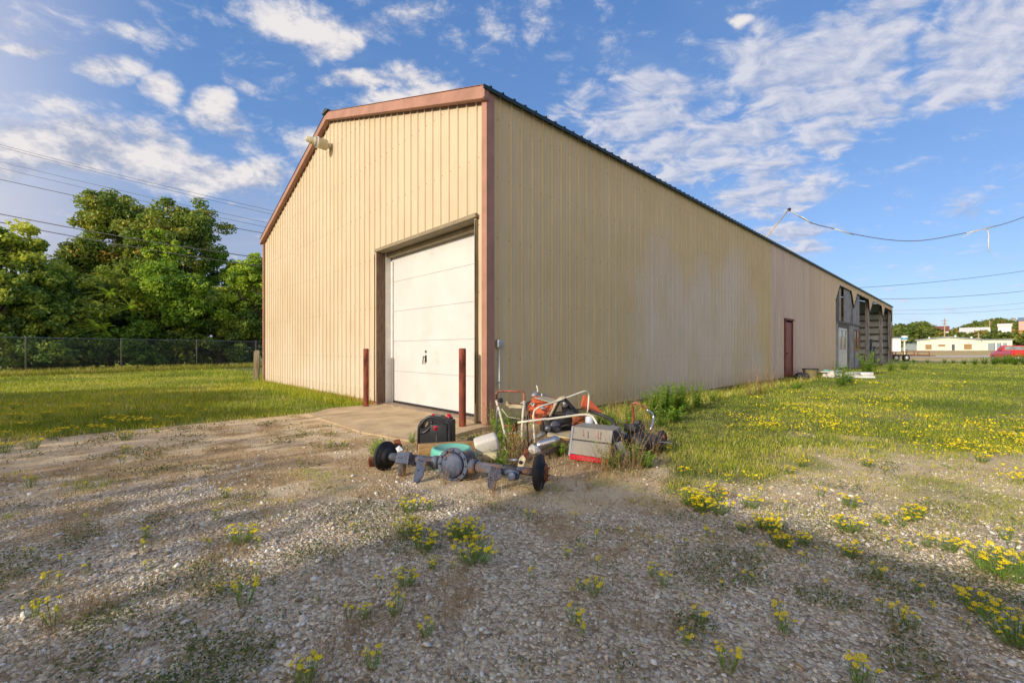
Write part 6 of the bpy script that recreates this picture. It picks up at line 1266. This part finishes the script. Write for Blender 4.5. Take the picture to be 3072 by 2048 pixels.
big = [(940, 1160, 1, 1.0, 'yellow wildflower clump just in front of the left brake disc'), (945, 1215, 0, .9, 'bushy yellow wildflower clump, upper of the pair left of centre'), (972, 1250, 1, 1.0, 'yellow wildflower clump below the upper left-of-centre pair'), (1068, 1222, 4, .85, 'large dense yellow wildflower clump in the centre, farther one'), (1093, 1275, 0, 1.05, 'large dense yellow wildflower clump in the centre, nearer one'),
       (553, 1233, 1, 1.0, 'yellow wildflower clump alone in the left gravel'), (558, 1375, 2, 1.5, 'yellow wildflowers on the left gravel, nearer than the lone clump'), (500, 1178, 2, 1.0, 'small yellow wildflower left of the lone clump'), (517, 1130, 2, 1.2, 'yellow wildflower at the edge of the left gravel'), (912, 1398, 2, 1.2, 'yellow wildflowers with dark foliage, lower centre-left'), (930, 1330, 1, .7, 'yellow wildflowers over a dark green mat, lower centre-left'),
       (700, 1560, 2, 1.3, 'yellow wildflower cut by the bottom edge, left of centre'), (858, 1520, 2, 1.0, 'small yellow wildflower near the bottom edge, centre-left'), (1590, 1145, 4, .9, 'bright yellow wildflower clump in the sun right of the pile'), (1652, 1165, 1, 1.0, 'yellow wildflower clump next to the bright one right of the pile'), (1790, 1205, 2, 1.4, 'yellow wildflower alone on bare sunlit dirt'),
       (2310, 1310, 4, 1.1, 'wide yellow wildflower mat at the right edge'), (2250, 1395, 1, .9, 'tall yellow wildflower in the shade edge, lower right'), (2335, 1460, 4, .9, 'yellow wildflower mat cut by the right edge, lower right'), (1668, 1525, 2, 1.2, 'yellow wildflower trio near the bottom edge, right of centre'), (1575, 1465, 2, .8, 'single yellow wildflower in the gravel above the trio near the bottom edge'), (1800, 1440, 2, 1.1, 'yellow wildflowers in the right gravel'), (1785, 1405, 3, 1.2, 'sparse yellow wildflower in the right gravel'), (1975, 1565, 2, 1.4, 'yellow wildflowers cut by the bottom edge, right'), (2060, 1420, 3, 1.3, 'sparse yellow wildflower right of the right gravel flowers'), (1720, 1330, 3, 1.1, 'sparse yellow wildflower by the shadow edge'),
       (105, 1335, 3, 1.2, 'sparse yellow wildflower at the far left gravel'), (120, 1395, 3, 1.2, 'sparse yellow wildflowers in the far left gravel, nearer'), (85, 1395, 3, 1.0, 'tiny yellow wildflower in the far left gravel'), (1135, 1160, 3, 1.1, 'small yellow wildflower in front of the axle\'s right half'), (1215, 1180, 2, 1.0, 'yellow wildflower with broad leaves below the right brake disc'), (1375, 1290, 3, 1.0, 'small yellow wildflower in the gravel right of centre'), (1850, 1285, 3, 1.2, 'yellow wildflower by the sunlit dirt, right')]
for (dx, dy, k, s_, lb) in big:
    x, y = gd(dx, dy+14); flower(k, x, y, lb, s_*(.68 if k > 1 and k < 4 else .9))
# sunlit clumps on the left grass edge
for i, (dx, dy, k, s_) in enumerate(((35, 965, 1, 1.3), (60, 985, 1, 1.2), (150, 1000, 1, 1.3), (120, 1010, 2, 1.4), (220, 995, 1, 1.3), (265, 975, 0, 1.4), (300, 980, 0, 1.4), (330, 978, 1, 1.3), (290, 1010, 1, 1.2), (20, 1010, 2, 1.3), (75, 1030, 1, 1.2), (180, 945, 1, 1.3), (240, 940, 2, 1.4), (435, 945, 2, 1.4), (470, 955, 2, 1.3), (400, 970, 1, 1.2), (110, 960, 1, 1.3), (360, 995, 2, 1.1), (70, 1120, 2, 1.1), (280, 1065, 3, 1.1), (290, 1042, 2, 1.0), (10, 1040, 1, 1.2), (40, 940, 1, 1.4))):
    x, y = gd(dx, dy); flower(k, x, y, 'yellow wildflower clump in the thin grass at the left edge of the yard', s_*.85, 'yellow wildflowers at the left grass edge')
fr = np.random.default_rng(64); cnt = 0
while cnt < 150:
    u = fr.uniform(-1.15, 1.18); Y = 1.75*math.exp(fr.random()*1.4); X = u*Y; xl, yl = w2loc(X, Y)
    if inside(X, Y, .4) or on_apron(X, Y) or (abs(X-.1) < 1.5 and 3.4 < Y < 6.5) : continue
    c = float(fbm(X*.9, Y*.9, 71)); right = X > 1.2 and Y > 2.4
    if fr.random() > (sst(c, .35, .6)*(1. if right else .22)): continue
    k = int(fr.choice([1, 2, 3, 0], p=[.30, .34, .28, .08])) if right else int(fr.choice([2, 3], p=[.25, .75]))
    if right: flower(k, X, Y, 'yellow wildflower growing in the sunny sand of the right yard', fr.uniform(.5, .85), 'yellow wildflowers in the right yard')
    else: flower(k, X, Y, 'thin yellow wildflower sprig scattered in the shaded gravel', fr.uniform(.45, .75), 'yellow wildflower sprigs in the gravel')
    cnt += 1
def flower_field():
    rng = np.random.default_rng(66); n = 60000; x, y = frustum_pts(n, 3.6, 24, rng); xl, yl = w2loc(x, y); c = fbm(x*.8, y*.45, 81); c2 = fbm(x*2.3, y*2.3, 82); u = x/y
    right = (1-.65*sst(y, 8, 15))*(yl < -1.0)*(x > 0)*sst(u, .42, .62)*(1-sst(y, 13, 21))*sst(c, .40, .60)*(1-.75*sst(u+0*y, .98, 1.2)*(y > 9))
    left = (x < -3)*(y > 4.6)*(y < 10.5)*sst(c2, .48, .6)*(xl < -1.5)*.8
    ok = (rng.random(n) < right*sst(c2, .42, .62)*(.075+.20*(1-sst(y, 4.5, 9)))); x, y = x[ok], y[ok]
    m = 7; n = len(x)
    cx_ = np.repeat(x, m)+rng.normal(0, .035, n*m)*np.repeat(1+y/8, m); cy_ = np.repeat(y, m)+rng.normal(0, .035, n*m)*np.repeat(1+y/8, m); cz_ = terrain(cx_, cy_)+np.repeat(rng.uniform(.05, .13, n), m)+rng.normal(0, .012, n*m)
    R_ = np.repeat(np.maximum(.0085, .0015*y), m)*rng.uniform(.7, 1.2, n*m); a = rng.uniform(0, PI, n*m); tx, ty = rng.normal(0, .35, n*m), rng.normal(-.25, .35, n*m)
    V = []
    for k in range(6):
        b = a+k*PI/3; ddx, ddy = np.cos(b)*R_, np.sin(b)*R_; V.append(np.stack([cx_+ddx, cy_+ddy, cz_-(ddx*tx+ddy*ty)], -1))
    V = np.stack(V, 1).reshape(-1, 3); F = np.arange(len(V)).reshape(-1, 6)
    tag(np_mesh('wildflower_field', V, F, M_petal), 'countless small yellow wildflowers scattered over the right lawn and left grass edge', 'wildflowers', kind='stuff')
    blades('wildflower_greens', 'fine green foliage under the scattered yellow wildflowers', 'foliage', np.repeat(x, 4)+rng.normal(0, .04, n*4), np.repeat(y, 4)+rng.normal(0, .04, n*4), rng.uniform(.04, .12, n*4), np.maximum(.003, .001*np.repeat(y, 4)), rng.normal(.4, .12, n*4), L_grass, rng)
flower_field()
